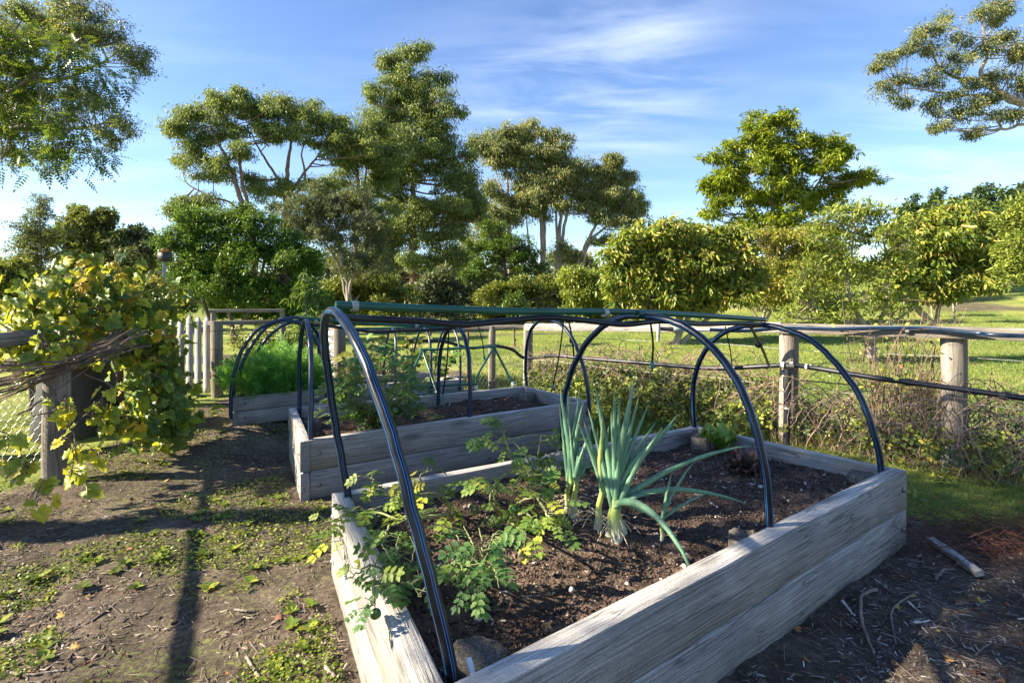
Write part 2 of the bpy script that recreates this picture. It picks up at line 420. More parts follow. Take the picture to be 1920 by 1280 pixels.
M['wire_bright'] = plain('bright_wire', (.70, .68, .60), .4, metal=.3, var=.2)
M['stone'] = plain('pale_stone', (.55, .51, .45), .7, var=.2, bump=.3)
M['rust'] = plain('rusty_steel', (.11, .045, .03), .8, var=.5)
M['dark_plastic'] = plain('dark_plastic', (.02, .022, .022), .5, var=.3)
M['lamp_metal'] = plain('lamp_metal', (.16, .19, .22), .45, metal=.5, var=.2)
M['amber'] = plain('amber_lens', (.35, .14, .02), .3, var=.2)
M['tank'] = plain('pale_sheet', (.55, .56, .54), .5, var=.12, vscale=4)
M['terracotta'] = plain('terracotta', (.30, .13, .08), .8, var=.3)
M['tomato'] = plain('green_tomato', (.05, .13, .02), .3, var=.3, vscale=14)
# barks
M['bark_gum'] = bark_mat('gum_bark', (.09, .05, .035), (.30, .19, .13))
M['bark_pale'] = bark_mat('pale_gum_bark', (.16, .11, .085), (.42, .34, .28), 3.0)
M['bark_dark'] = bark_mat('dark_bark', (.045, .035, .028), (.15, .115, .09))
M['bark_grey'] = bark_mat('grey_bark', (.13, .11, .085), (.34, .295, .24))
M['cane'] = bark_mat('vine_cane', (.05, .032, .025), (.22, .145, .11), 12)
M['cane_red'] = bark_mat('bramble_cane', (.12, .065, .05), (.36, .26, .19), 12)
M['twig'] = bark_mat('dead_twig', (.10, .078, .065), (.28, .23, .19), 14)
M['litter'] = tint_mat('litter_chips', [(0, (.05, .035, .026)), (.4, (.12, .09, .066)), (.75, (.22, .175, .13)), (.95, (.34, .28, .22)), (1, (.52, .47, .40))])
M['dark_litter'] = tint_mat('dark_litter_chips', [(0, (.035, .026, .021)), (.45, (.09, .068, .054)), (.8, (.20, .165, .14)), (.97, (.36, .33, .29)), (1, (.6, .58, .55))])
M['crumb'] = tint_mat('soil_crumbs', [(0, (.015, .010, .008)), (.5, (.05, .03, .022)), (.85, (.11, .07, .05)), (.96, (.2, .15, .12)), (1, (.55, .52, .48))])
M['dead_leaf'] = tint_mat('dead_leaves', [(0, (.10, .035, .02)), (.5, (.20, .08, .035)), (.8, (.33, .18, .07)), (1, (.42, .33, .06))])
# foliage
M['gum'] = leaf_mat('gum_leaves', [(0, (0.064, 0.109, 0.036)), (.45, (0.133, 0.190, 0.053)), (.8, (0.257, 0.305, 0.075)), (1, (0.429, 0.421, 0.099))], .33, .45)
M['gum_grey'] = leaf_mat('grey_gum_leaves', [(0, (0.086, 0.122, 0.056)), (.5, (0.183, 0.216, 0.082)), (.85, (0.325, 0.329, 0.111)), (1, (0.536, 0.356, 0.134))], .33, .45)
M['gum_fine'] = leaf_mat('fine_gum_leaves', [(0, (0.061, 0.096, 0.045)), (.5, (0.140, 0.175, 0.074)), (.85, (0.315, 0.297, 0.074)), (1, (0.455, 0.297, 0.104))], .33, .45)
M['dense'] = leaf_mat('dense_leaves', [(0, (0.031, 0.077, 0.019)), (.5, (0.062, 0.149, 0.027)), (.85, (0.133, 0.250, 0.039)), (1, (0.235, 0.344, 0.047))], .25, .4)
M['olive'] = leaf_mat('olive_leaves', [(0, (0.070, 0.096, 0.060)), (.5, (0.131, 0.161, 0.089)), (.85, (0.236, 0.245, 0.112)), (1, (0.385, 0.333, 0.104))], .18, .5)
M['dark_tree'] = leaf_mat('dark_tree_leaves', [(0, (0.027, 0.068, 0.013)), (.6, (0.060, 0.128, 0.019)), (1, (0.150, 0.240, 0.032))], .25, .4)
M['pecan'] = leaf_mat('pecan_leaves', [(0, (0.081, 0.140, 0.015)), (.5, (0.195, 0.265, 0.022)), (.85, (0.358, 0.392, 0.031)), (1, (0.537, 0.463, 0.037))], .35, .4)
M['persimmon'] = leaf_mat('persimmon_leaves', [(0, (.045, .09, .016)), (.40, (.12, .18, .024)), (.64, (.27, .29, .04)), (.84, (.42, .34, .08)), (1, (.42, .22, .10))], .33, .35, spec=.4) or leaf_mat('persimmon_leaves', [(0, (0.044, 0.106, 0.015)), (.45, (0.112, 0.200, 0.022)), (.75, (0.250, 0.312, 0.031)), (.92, (0.425, 0.375, 0.062)), (1, (0.475, 0.250, 0.088))], .33, .3, spec=.5)
M['autumn'] = leaf_mat('autumn_leaves', [(0, (.11, .16, .03)), (.4, (.24, .26, .04)), (.75, (.38, .34, .06)), (1, (.42, .24, .09))], .38, .4) or leaf_mat('autumn_leaves', [(0, (0.115, 0.149, 0.023)), (.4, (0.253, 0.241, 0.029)), (.75, (0.414, 0.299, 0.034)), (1, (0.460, 0.196, 0.046))], .38, .4)
M['apple'] = leaf_mat('apple_leaves', [(0, (0.090, 0.132, 0.024)), (.5, (0.191, 0.245, 0.046)), (.85, (0.322, 0.370, 0.074)), (1, (0.478, 0.477, 0.091))], .33, .4)
M['pine'] = leaf_mat('pine_needles', [(0, (0.024, 0.053, 0.021)), (.6, (0.057, 0.105, 0.033)), (1, (0.120, 0.165, 0.045))], .1, .6)
M['shrub'] = leaf_mat('shrub_leaves', [(0, (0.058, 0.091, 0.019)), (.5, (0.143, 0.176, 0.036)), (.85, (0.273, 0.273, 0.052)), (1, (0.429, 0.312, 0.078))], .3, .45)
M['wispy'] = leaf_mat('wispy_leaves', [(0, (0.056, 0.077, 0.028)), (.5, (0.119, 0.147, 0.049)), (1, (0.238, 0.266, 0.084))], .28, .5)
M['pinnate'] = leaf_mat('pinnate_leaves', [(0, (.02, .055, .012)), (.6, (.045, .105, .018)), (.9, (.13, .19, .02)), (1, (.42, .32, .03))], .4, .4)
M['grape'] = leaf_mat('grape_leaves', [(0, (.05, .12, .035)), (.35, (.12, .22, .05)), (.62, (.26, .34, .045)), (.82, (.52, .50, .04)), (.94, (.68, .48, .04)), (1, (.38, .14, .05))], .45, .4, tcol=(.75, .72, .03), spot=(16, .60, (.22, .16, .03)))
M['tomato_leaf'] = leaf_mat('tomato_leaves', [(0, (0.042, 0.102, 0.022)), (.5, (0.102, 0.186, 0.036)), (.8, (0.240, 0.324, 0.048)), (1, (0.504, 0.456, 0.048))], .4, .5)
M['tomato_dark'] = leaf_mat('dark_tomato_leaves', [(0, (0.030, 0.084, 0.026)), (.5, (0.060, 0.138, 0.038)), (.85, (0.108, 0.204, 0.042)), (1, (0.240, 0.300, 0.042))], .3, .5)
M['stem'] = plain('green_stem', (.17, .19, .07), .6, var=.3)
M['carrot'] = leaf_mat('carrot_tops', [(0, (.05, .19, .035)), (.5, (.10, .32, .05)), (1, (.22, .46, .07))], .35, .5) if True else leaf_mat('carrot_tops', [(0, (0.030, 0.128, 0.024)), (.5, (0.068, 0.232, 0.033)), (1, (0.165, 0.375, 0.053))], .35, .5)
M['lettuce'] = leaf_mat('lettuce_leaves', [(0, (.06, .16, .02)), (.5, (.13, .26, .035)), (1, (.24, .36, .06))], .3, .35)
M['lettuce_red'] = leaf_mat('red_lettuce_leaves', [(0, (.035, .08, .025)), (.4, (.08, .13, .035)), (.75, (.13, .085, .075)), (1, (.17, .08, .08))], .2, .4, tcol=(.3, .2, .1))
M['bramble'] = leaf_mat('bramble_leaves', [(0, (0.048, 0.081, 0.022)), (.4, (0.114, 0.155, 0.039)), (.75, (0.324, 0.365, 0.052)), (.93, (0.551, 0.401, 0.067)), (1, (0.566, 0.182, 0.045))], .28, .45)
M['weed'] = leaf_mat('weed_leaves', [(0, (.045, .08, .012)), (.5, (.13, .19, .022)), (1, (.34, .36, .05))], .35, .45)
M['grass'] = leaf_mat('grass_blades', [(0, (.06, .11, .03)), (.5, (.13, .20, .045)), (.85, (.26, .30, .08)), (1, (.46, .41, .19))], .35, .5) or leaf_mat('grass_blades', [(0, (0.044, 0.106, 0.025)), (.5, (0.094, 0.188, 0.037)), (.85, (0.200, 0.288, 0.062)), (1, (0.425, 0.388, 0.150))], .35, .5)
M['dry_grass'] = leaf_mat('dry_grass', [(0, (.16, .13, .05)), (.6, (.30, .25, .10)), (1, (.48, .40, .20))], .3, .5)

def onion_mat():
    m, nt, out = mat_new('onion_leaf')
    a = nd(nt, 'ShaderNodeAttribute', attribute_name='tint')
    c = ramp(nt, a.outputs['Fac'], [(0, (.72, .74, .55)), (.18, (.50, .58, .14)), (.34, (.18, .32, .15)), (.6, (.105, .23, .145)), (.93, (.14, .28, .165)), (1, (.36, .38, .12))])
    t = nd(nt, 'ShaderNodeTexCoord')
    n = nd(nt, 'ShaderNodeTexNoise', {'Vector': nd(nt, 'ShaderNodeMapping', {'Vector': t.outputs['Object'], 'Scale': (1, 1, .1)}).outputs[0], 'Scale': 120.0, 'Detail': 2.0})
    mr = nd(nt, 'ShaderNodeMapRange', {'Value': n.outputs['Fac'], 'From Min': .3, 'From Max': .7, 'To Min': .8, 'To Max': 1.25})
    v = nd(nt, 'ShaderNodeVectorMath', {0: c}, operation='SCALE'); nt.links.new(mr.outputs[0], v.inputs['Scale'])
    pb = nd(nt, 'ShaderNodeBsdfPrincipled', {'Base Color': v.outputs[0], 'Roughness': .5, 'Specular IOR Level': .4, 'Sheen Weight': .1})
    tr = nd(nt, 'ShaderNodeBsdfTranslucent', {'Color': v.outputs[0]})
    mxs = nd(nt, 'ShaderNodeMixShader', {0: .15, 1: pb.outputs[0], 2: tr.outputs[0]})
    nt.links.new(mxs.outputs[0], out.inputs[0]); return m
M['onion'] = onion_mat()
M['husk'] = plain('dry_husk', (.50, .42, .28), .7, var=.3)

def ground_mat():
    m, nt, out = mat_new('earth_and_lawn')
    t = nd(nt, 'ShaderNodeTexCoord'); g = nd(nt, 'ShaderNodeAttribute', attribute_name='grass')
    n1 = nd(nt, 'ShaderNodeTexNoise', {'Vector': t.outputs['Object'], 'Scale': 3.0, 'Detail': 8.0, 'Roughness': .7})
    n2 = nd(nt, 'ShaderNodeTexNoise', {'Vector': t.outputs['Object'], 'Scale': 40.0, 'Detail': 8.0, 'Roughness': .75})
    s = nd(nt, 'ShaderNodeMath', {0: n1.outputs['Fac'], 1: n2.outputs['Fac']}, operation='ADD')
    s2 = nd(nt, 'ShaderNodeMath', {0: s.outputs[0], 1: .5}, operation='MULTIPLY')
    dirt = ramp(nt, s2.outputs[0], [(.36, (.036, .028, .021)), (.5, (.10, .08, .06)), (.64, (.24, .195, .15))])
    n3 = nd(nt, 'ShaderNodeTexNoise', {'Vector': t.outputs['Object'], 'Scale': .7, 'Detail': 7.0, 'Roughness': .65})
    n4 = nd(nt, 'ShaderNodeTexNoise', {'Vector': nd(nt, 'ShaderNodeMapping', {'Vector': t.outputs['Object'], 'Scale': (.5, 1.4, 1)}).outputs[0], 'Scale': 14.0, 'Detail': 9.0, 'Roughness': .8})
    s3 = nd(nt, 'ShaderNodeMath', {0: n3.outputs['Fac'], 1: n4.outputs['Fac']}, operation='ADD')
    s4 = nd(nt, 'ShaderNodeMath', {0: s3.outputs[0], 1: .5}, operation='MULTIPLY')
    gr = ramp(nt, s4.outputs[0], [(.36, (.07, .11, .025)), (.46, (.145, .20, .038)), (.55, (.27, .29, .07)), (.62, (.46, .38, .17))])
    # a ragged border between bare earth and grass
    e = nd(nt, 'ShaderNodeMath', {0: n2.outputs['Fac'], 1: -.5}, operation='ADD')
    e1 = nd(nt, 'ShaderNodeMath', {0: e.outputs[0], 1: 1.6}, operation='MULTIPLY')
    e2 = nd(nt, 'ShaderNodeMath', {0: g.outputs['Fac'], 1: e1.outputs[0]}, operation='ADD')
    e3 = nd(nt, 'ShaderNodeMapRange', {'Value': e2.outputs[0], 'From Min': .38, 'From Max': .62})
    c = nd(nt, 'ShaderNodeMixRGB', {'Fac': e3.outputs[0], 'Color1': dirt, 'Color2': gr})
    h = nd(nt, 'ShaderNodeMath', {0: n2.outputs['Fac'], 1: n4.outputs['Fac']}, operation='ADD')
    b = nd(nt, 'ShaderNodeBump', {'Height': h.outputs[0], 'Strength': .9, 'Distance': .02})
    pb = nd(nt, 'ShaderNodeBsdfPrincipled', {'Base Color': c.outputs[0], 'Roughness': .95, 'Specular IOR Level': .15, 'Normal': b.outputs[0]})
    nt.links.new(pb.outputs[0], out.inputs[0]); return m
M['ground'] = ground_mat()

# ------------------------------------------------------------------ bed corners (world x, y of the outer top corners)
FRONT = [PZ(802, 1357, .40), PZ(1700, 882, .40), PZ(1303, 797, .40), PZ(622, 925, .40)]      # near, right, far, left
MID = [PZ(563, 828, .40), PZ(1108, 752, .40), PZ(985, 723, .40), PZ(541, 765, .40)]
LEFT = [PZ(435, 746, .40), PZ(613, 728, .40), PZ(587, 706, .40), PZ(452, 715, .40)]
BACK = [PZ(640, 723, .40), PZ(869, 711, .40), PZ(820, 697, .40), PZ(640, 706, .40)]
def inside(x, y, quad, grow=0.0):
    c = np.mean([q[:2] for q in quad], 0); r_ = np.ones(np.shape(x), bool)
    for i in range(4):
        a = quad[i][:2]; b = quad[(i + 1) % 4][:2]; n = np.array([b[1] - a[1], a[0] - b[0]]); n = n / np.linalg.norm(n)
        if np.dot(n, c - a) > 0: n = -n
        r_ &= ((x - a[0]) * n[0] + (y - a[1]) * n[1]) < grow
    return r_
BEDS = [FRONT, MID, LEFT, BACK]
def in_any_bed(x, y, grow=0.02):
    r_ = np.zeros(np.shape(x), bool)
    for q in BEDS: r_ |= inside(x, y, q, grow)
    return r_

# fence line (x, y) of the three near posts
FP = [np.array([.225, 7.5]), np.array([2.61, 5.0]), np.array([3.49, 4.2]), np.array([5.9, 1.9])]
def beyond_fence(x, y):
    """signed distance to the fence line, positive on the lawn side"""
    a, b = FP[0], FP[1]; d = (b - a) / np.linalg.norm(b - a); n = np.array([-d[1], d[0]])
    return (x - a[0]) * n[0] + (y - a[1]) * n[1]
def grassness(x, y):
    s = beyond_fence(x, y)
    g = sstep(-1.40, -1.15, s + .25 * (fbm(x * 2, y * 2, 5) - .5)) * sstep(.0, -.1, s)            # strip this side of the fence
    g = np.maximum(g * sstep(-.6, .6, x), sstep(.3, .9, s) * .92)                                # lawn beyond it
    g = np.maximum(g, sstep(6.3, 6.8, y) * sstep(-1.2, -.4, x) * .9)
    g = np.maximum(g, sstep(8.5, 10.5, y) * .8)
    near = sstep(-.05, -.6, x) * (.26 + .20 * fbm(x * 5, y * 5, 19)) * sstep(.44, .60, fbm(x * 1.5 + 3, y * 1.5, 11)) * sstep(1.2, 2.0, y)
    g = np.maximum(g, near)
    g = np.maximum(g, sstep(-3.3, -3.7, x) * sstep(3.3, 3.8, y) * .8)
    worn = sstep(.56, .72, fbm(x * .13 + 7, y * .28, 23)) * sstep(5, 9, y) * .55
    return np.clip(g - worn, 0, 1)

# ------------------------------------------------------------------ ground
def axis(lo, hi, step, far_lo, far_hi, grow=1.13):
    a = list(np.arange(lo, hi, step)); s = step; x = a[-1]
    while x < far_hi: s *= grow; x += s; a.append(x)
    s = step; x = lo; b = []
    while x > far_lo: s *= grow; x -= s; b.append(x)
    return np.array(b[::-1] + a)
gx = axis(-4.6, 4.6, .035, -900, 900); gy = axis(.9, 7.5, .035, -60, 1500)
GX, GY = np.meshgrid(gx, gy)
gr_ = grassness(GX, GY)
GZ = terrain(GX, GY)
nearw = sstep(14, 7, np.hypot(GX, GY))
GZ = GZ + nearw * ((fbm(GX * 3, GY * 3, 31) - .5) * .05 + (fbm(GX * 14, GY * 14, 37) - .5) * .03 * (1 - gr_ * .6))
def ground_z(x, y):
    x = np.asarray(x, float); y = np.asarray(y, float)
    w = sstep(14, 7, np.hypot(x, y))
    return terrain(x, y) + w * ((fbm(x * 3, y * 3, 31) - .5) * .05 + (fbm(x * 14, y * 14, 37) - .5) * .03 * (1 - grassness(x, y) * .6))
me = bpy.data.meshes.new('ground')
nx, ny = len(gx), len(gy)
V_ = np.stack([GX, GY, GZ], -1).reshape(-1, 3)
i = np.arange(ny - 1)[:, None] * nx; j = np.arange(nx - 1)[None]
Q_ = np.stack([i + j, i + j + 1, i + nx + j + 1, i + nx + j], -1).reshape(-1, 4)
me.vertices.add(len(V_)); me.vertices.foreach_set('co', V_.astype(np.float32).ravel())
me.loops.add(Q_.size); me.loops.foreach_set('vertex_index', Q_.astype(np.int32).ravel())
me.polygons.add(len(Q_)); me.polygons.foreach_set('loop_start', (np.arange(len(Q_)) * 4).astype(np.int32))
me.polygons.foreach_set('use_smooth', np.ones(len(Q_), bool))
me.update(calc_edges=True)
at = me.attributes.new('grass', 'FLOAT', 'POINT'); at.data.foreach_set('value', gr_.astype(np.float32).ravel())
me.materials.append(M['ground'])
ground = bpy.data.objects.new('ground', me); COL.objects.link(ground); ground['kind'] = 'structure'; ground['label'] = 'bare mulchy earth round the beds running into sunlit lawn'

# ------------------------------------------------------------------ leaf templates
T_LEAF = (np.array([[0, 0, 0], [1, 0, -.06], [.42, .5, .10], [.42, -.5, .10]]), None, [[0, 1, 2], [0, 3, 1]])
T_BROAD = (np.array([[0, 0, 0], [.30, .34, .07], [.68, .32, .05], [1, 0, -.12], [.68, -.32, .05], [.30, -.34, .07], [.5, 0, -.02]]), None, [[0, 6, 1], [1, 6, 2], [2, 6, 3], [0, 5, 6], [5, 4, 6], [4, 3, 6]])
def blade_t():
    v = [[0, .5, 0], [0, -.5, 0], [.45, .38, .02], [.45, -.38, .02], [.8, .2, -.06], [.8, -.2, -.06], [1, 0, -.16]]
    return np.array(v, float), [[1, 0, 2, 3], [3, 2, 4, 5]], [[5, 4, 6]]
T_BLADE = blade_t()
def grape_t():
    ang = np.radians([180, 150, 128, 108, 92, 74, 58, 44, 28, 14, 0, -14, -28, -44, -58, -74, -92, -108, -128, -150])
    rad = np.array([.10, .42, .50, .40, .56, .50, .60, .44, .62, .60, .74, .60, .62, .44, .60, .50, .56, .40, .50, .42])
    v = [[.18, 0, 0]]
    for a, r_ in zip(ang, rad):
        x = .30 + r_ * math.cos(a); y = r_ * math.sin(a) * 1.05
        v.append([x, y, .10 * abs(y) - .16 * x * x + .05 * math.sin(7 * a)])
    n = len(ang); tr = [[0, 1 + (k + 1) % n, 1 + k] for k in range(n)]
    return np.array(v), None, tr
T_GRAPE = grape_t()
_g = T_GRAPE[0].copy(); _r = np.hypot(_g[:, 0] - .3, _g[:, 1]); _g[:, 2] += .55 * _g[:, 1] ** 2 - .35 * np.maximum(0, _g[:, 0] - .4) ** 1.5 + .06 * np.sin(9 * _g[:, 0] + 5 * _g[:, 1]); _g[:, 1] *= .82
T_GRAPE_B = (_g, None, T_GRAPE[2])
_g = T_GRAPE[0].copy(); _g[:, 2] += -.6 * _g[:, 1] ** 2 + .25 * _g[:, 0] ** 2 + .05 * np.cos(8 * _g[:, 1]); _g[:, 0] *= .88
T_GRAPE_C = (_g, None, T_GRAPE[2])
def lobed_t():
    # toothed leaflet
    o = [(0, 0), (.15, .16), (.30, .34), (.40, .24), (.55, .36), (.66, .20), (.82, .20), (1, 0), (.82, -.20), (.66, -.20), (.55, -.36), (.40, -.24), (.30, -.34), (.15, -.16)]
    v = [[x, y, .22 * abs(y) - .10 * x * x] for x, y in o] + [[.45, 0, -.02]]
    c = len(o); tr = [[c, (k + 1) % c, k] for k in range(c)]
    return np.array(v), None, tr
T_LOBED = lobed_t()
def compound_t(pairs=3, base=T_LOBED, size=.42, width=1.0, rachis=.012, spread=62, droop=.25):
    vs, ts = [], []; n = 0
    def put(x, ang, s_):
        nonlocal n
        b = base[0] * np.array([s_, s_ * width, s_]); c, s = math.cos(ang), math.sin(ang)
        r_ = np.stack([b[:, 0] * c - b[:, 1] * s + x, b[:, 0] * s + b[:, 1] * c, b[:, 2] - droop * x * x - .10 * np.hypot(b[:, 0], b[:, 1]) ** 2], 1)
        vs.append(r_)
        if base[1]: 
            for q in base[1]: ts.append([n + q[0], n + q[1], n + q[2]]); ts.append([n + q[0], n + q[2], n + q[3]])
        for t in base[2]: ts.append([n + k for k in t])
        n += len(b)
    for k in range(pairs):
        x = .25 + .6 * k / max(1, pairs - 1) if pairs > 1 else .4
        for sg in (-1, 1): put(x, sg * math.radians(spread), size * (1 - .15 * k / pairs))
    put(.80, 0, size)
    # rachis as a thin ribbon
    for a in range(5):
        x0, x1 = a / 5 * .85, (a + 1) / 5 * .85
        vs.append(np.array([[x0, rachis, -droop * x0 * x0], [x0, -rachis, -droop * x0 * x0], [x1, -rachis, -droop * x1 * x1], [x1, rachis, -droop * x1 * x1]]))
        ts.append([n, n + 1, n + 2]); ts.append([n, n + 2, n + 3]); n += 4
    return np.vstack(vs), None, ts
T_TOMATO = compound_t(3)
def pinn_t():
    vs, ts = [], []; n = 0; N_ = 7
    for k in range(N_):
        x = .12 + .80 * k / (N_ - 1); sz_ = .20 * math.sin(math.pi * (.22 + .68 * k / (N_ - 1)))
        for sg in (-1, 1):
            a = sg * math.radians(64 - 22 * k / N_); c, s_ = math.cos(a), math.sin(a)
            o = [(0, 0), (.3, .24), (.7, .22), (1, 0), (.7, -.22), (.3, -.24)]
            vs += [[x + sz_ * (u * c - w * s_), sz_ * (u * s_ + w * c), -.30 * x * x - .25 * sz_ * u] for u, w in o]
            ts += [[n, n + 1, n + 2], [n, n + 2, n + 3], [n, n + 3, n + 4], [n, n + 4, n + 5]]; n += 6
    vs += [[0, .006, 0], [0, -.006, 0], [.95, 0, -.27], [1.1, 0, -.36], [.98, .05, -.30], [.98, -.05, -.30]]; ts += [[n, n + 1, n + 2], [n + 2, n + 5, n + 3], [n + 2, n + 3, n + 4]]
    return np.array(vs), None, ts
T_PINN = pinn_t()
T_BRAM = compound_t(1, T_LOBED, .55, 1.3, .012, 70, .1)
def feather_t():
    vs, ts = [], []; n = 0
    r2 = np.random.default_rng(3)
    for k in range(9):
        x = .25 + .75 * k / 8; L = .34 * (1.1 - .8 * (k / 8))
        for sg in (-1, 1):
            for m in range(4):
                f = (m + 1) / 4; bx, by = x - .0 + L * f * .5, sg * L * f * .85
                for e in range(2):
                    a = sg * math.radians(r2.uniform(5, 75)); l2 = .075
                    p0 = np.array([bx, by, -.25 * x * x + .04 * r2.normal()]); p1 = p0 + l2 * np.array([math.cos(a), math.sin(a), r2.normal() * .3])
                    w = np.array([-math.sin(a), math.cos(a), 0]) * .018
                    vs.append([p0 + w, p0 - w, p1]); ts.append([n, n + 1, n + 2]); n += 3
            vs.append([[x, 0, -.25 * x * x + .004], [x + .01, 0, -.25 * x * x - .004], [x + L * .5, sg * L * .85, -.25 * x * x]]); ts.append([n, n + 1, n + 2]); n += 3
    vs.append([[0, .008, 0], [0, -.008, 0], [1, 0, -.25]]); ts.append([n, n + 1, n + 2])
    return np.vstack(vs), None, ts
T_FEATHER = feather_t()
T_CHIP = (np.array([[-.5, -.14, 0], [.5, -.10, 0], [.46, .14, 0], [-.44, .12, 0], [-.42, -.07, .1], [.42, -.05, .1], [.40, .08, .1], [-.38, .07, .1]]),
          [[4, 5, 6, 7], [0, 1, 5, 4], [1, 2, 6, 5], [2, 3, 7, 6], [3, 0, 4, 7]], None)
def rock_t(seed=1):
    r2 = np.random.default_rng(seed); vs = [[0, 0, .5]]
    for a in range(3):
        th = (a + 1) / 4 * np.pi
        for b in range(6):
            ph = b / 6 * 2 * np.pi + a * .5; rr = .5 * (1 + .25 * r2.normal() * .6); vs.append([rr * math.sin(th) * math.cos(ph), rr * math.sin(th) * math.sin(ph), rr * math.cos(th)])
    vs.append([0, 0, -.5]); q = []; t = []
    for b in range(6):
        c = (b + 1) % 6; t.append([0, 1 + b, 1 + c]); t.append([19, 13 + c, 13 + b])
        for a in range(2): q.append([1 + a * 6 + b, 7 + a * 6 + b, 7 + a * 6 + c, 1 + a * 6 + c])
    return np.array(vs), q, t
T_ROCK = rock_t()

# ------------------------------------------------------------------ timber
def board_mesh(name, L, H, T, mat, seed=0, bow=0.0, wear=.0016):
    """box with softened, slightly worn edges, length on x, height on z, thickness on y"""
    r2 = np.random.default_rng(seed + 100)
    n = max(6, int(L / .035)); xs = np.linspace(0, L, n)
    c = .0035
    prof = np.array([[-T / 2 + c, 0], [T / 2 - c, 0], [T / 2, c], [T / 2, H / 2], [T / 2, H - c], [T / 2 - c, H], [0, H + .001], [-T / 2 + c, H], [-T / 2, H - c], [-T / 2, H / 2], [-T / 2, c]])
    K = len(prof)
    v = np.zeros((n, K, 3)); v[:, :, 0] = xs[:, None]; v[:, :, 1] = prof[None, :, 0]; v[:, :, 2] = prof[None, :, 1]
    for k in range(K):
        v[:, k, 1] += (vnoise(xs * 9 + seed * 7.1, np.full(n, k * 3.3), 5) - .5) * wear * 2
        v[:, k, 2] += (vnoise(xs * 7 + seed * 3.7, np.full(n, k * 5.1), 9) - .5) * wear * 2
    s_ = np.sin(np.pi * xs / L); v[:, :, 1] += (bow * s_)[:, None]
    mb = MB(); i = np.arange(n - 1)[:, None] * K; j = np.arange(K)[None]; k = (j + 1) % K
    mb.add(v.reshape(-1, 3), np.stack([i + j, i + k, i + K + k, i + K + j], -1)[..., ::-1].reshape(-1, 4))
    for e, rev in ((0, 1), (n - 1, 0)):
        r_ = v[e]; vv = np.vstack([r_, r_.mean(0)]); jj = np.arange(K); kk = (jj + 1) % K
        mb.add(vv, tris=np.stack([jj, kk, np.full(K, K)], 1) if rev else np.stack([kk, jj, np.full(K, K)], 1))
    return mb.build(name, mat)
def place(o, parent, p, ang, tilt=0.0, roll=0.0):
    pl = parent.location if parent is not None else Vector((0, 0, 0))
    if parent is not None: o.parent = parent
    o.location = Vector(p) - pl
    o.rotation_euler = (roll, tilt, ang)
    return o
def bolt(parent_board, x, z, T):
    mb = MB()
    a = np.linspace(0, np.pi / 2, 4)
    ring = []
    for t in a:
        for k in range(10): ring.append([x + .014 * math.cos(t) * math.cos(k * .628), -T / 2 - .001 - .007 * math.sin(t), z + .014 * math.cos(t) * math.sin(k * .628)])
    q = []
    for i_ in range(3):
        for k in range(10): q.append([i_ * 10 + k, i_ * 10 + (k + 1) % 10, i_ * 10 + 10 + (k + 1) % 10, i_ * 10 + 10 + k])
    mb.add(ring, q, mat=0); b = mb.build('bolt', M['bolt'], smooth=True); b.parent = parent_board

def stump(parent, x, y, r_, z0, z1, seed):
    r2 = np.random.default_rng(seed); mb = MB(); n = 26
    a = np.arange(n) / n * 2 * np.pi; rr = r_ * (1 + .05 * r2.normal(size=n) + .04 * np.sin(3 * a + seed))
    levels = [(z0, 1.0), ((z0 + z1) / 2, 1.0), (z1 - .012, .99), (z1, .93), (z1 + .001, .6), (z1 - .004, .25)]
    v = [np.stack([x + rr * f * np.cos(a), y + rr * f * np.sin(a), np.full(n, z) + (.004 * r2.normal(size=n) if f > .5 else 0)], 1) for z, f in levels]
    v = np.vstack(v + [np.array([[x, y, z1 - .004]])]); q = []
    for l in range(len(levels) - 1):
        for k in range(n): q.append([l * n + k, l * n + (k + 1) % n, (l + 1) * n + (k + 1) % n, (l + 1) * n + k])
    b = (len(levels) - 1) * n
    mb.add(v, q, [[b + k, b + (k + 1) % n, len(v) - 1] for k in range(n)])
    return mb.build('corner_post', M['stump'], parent)

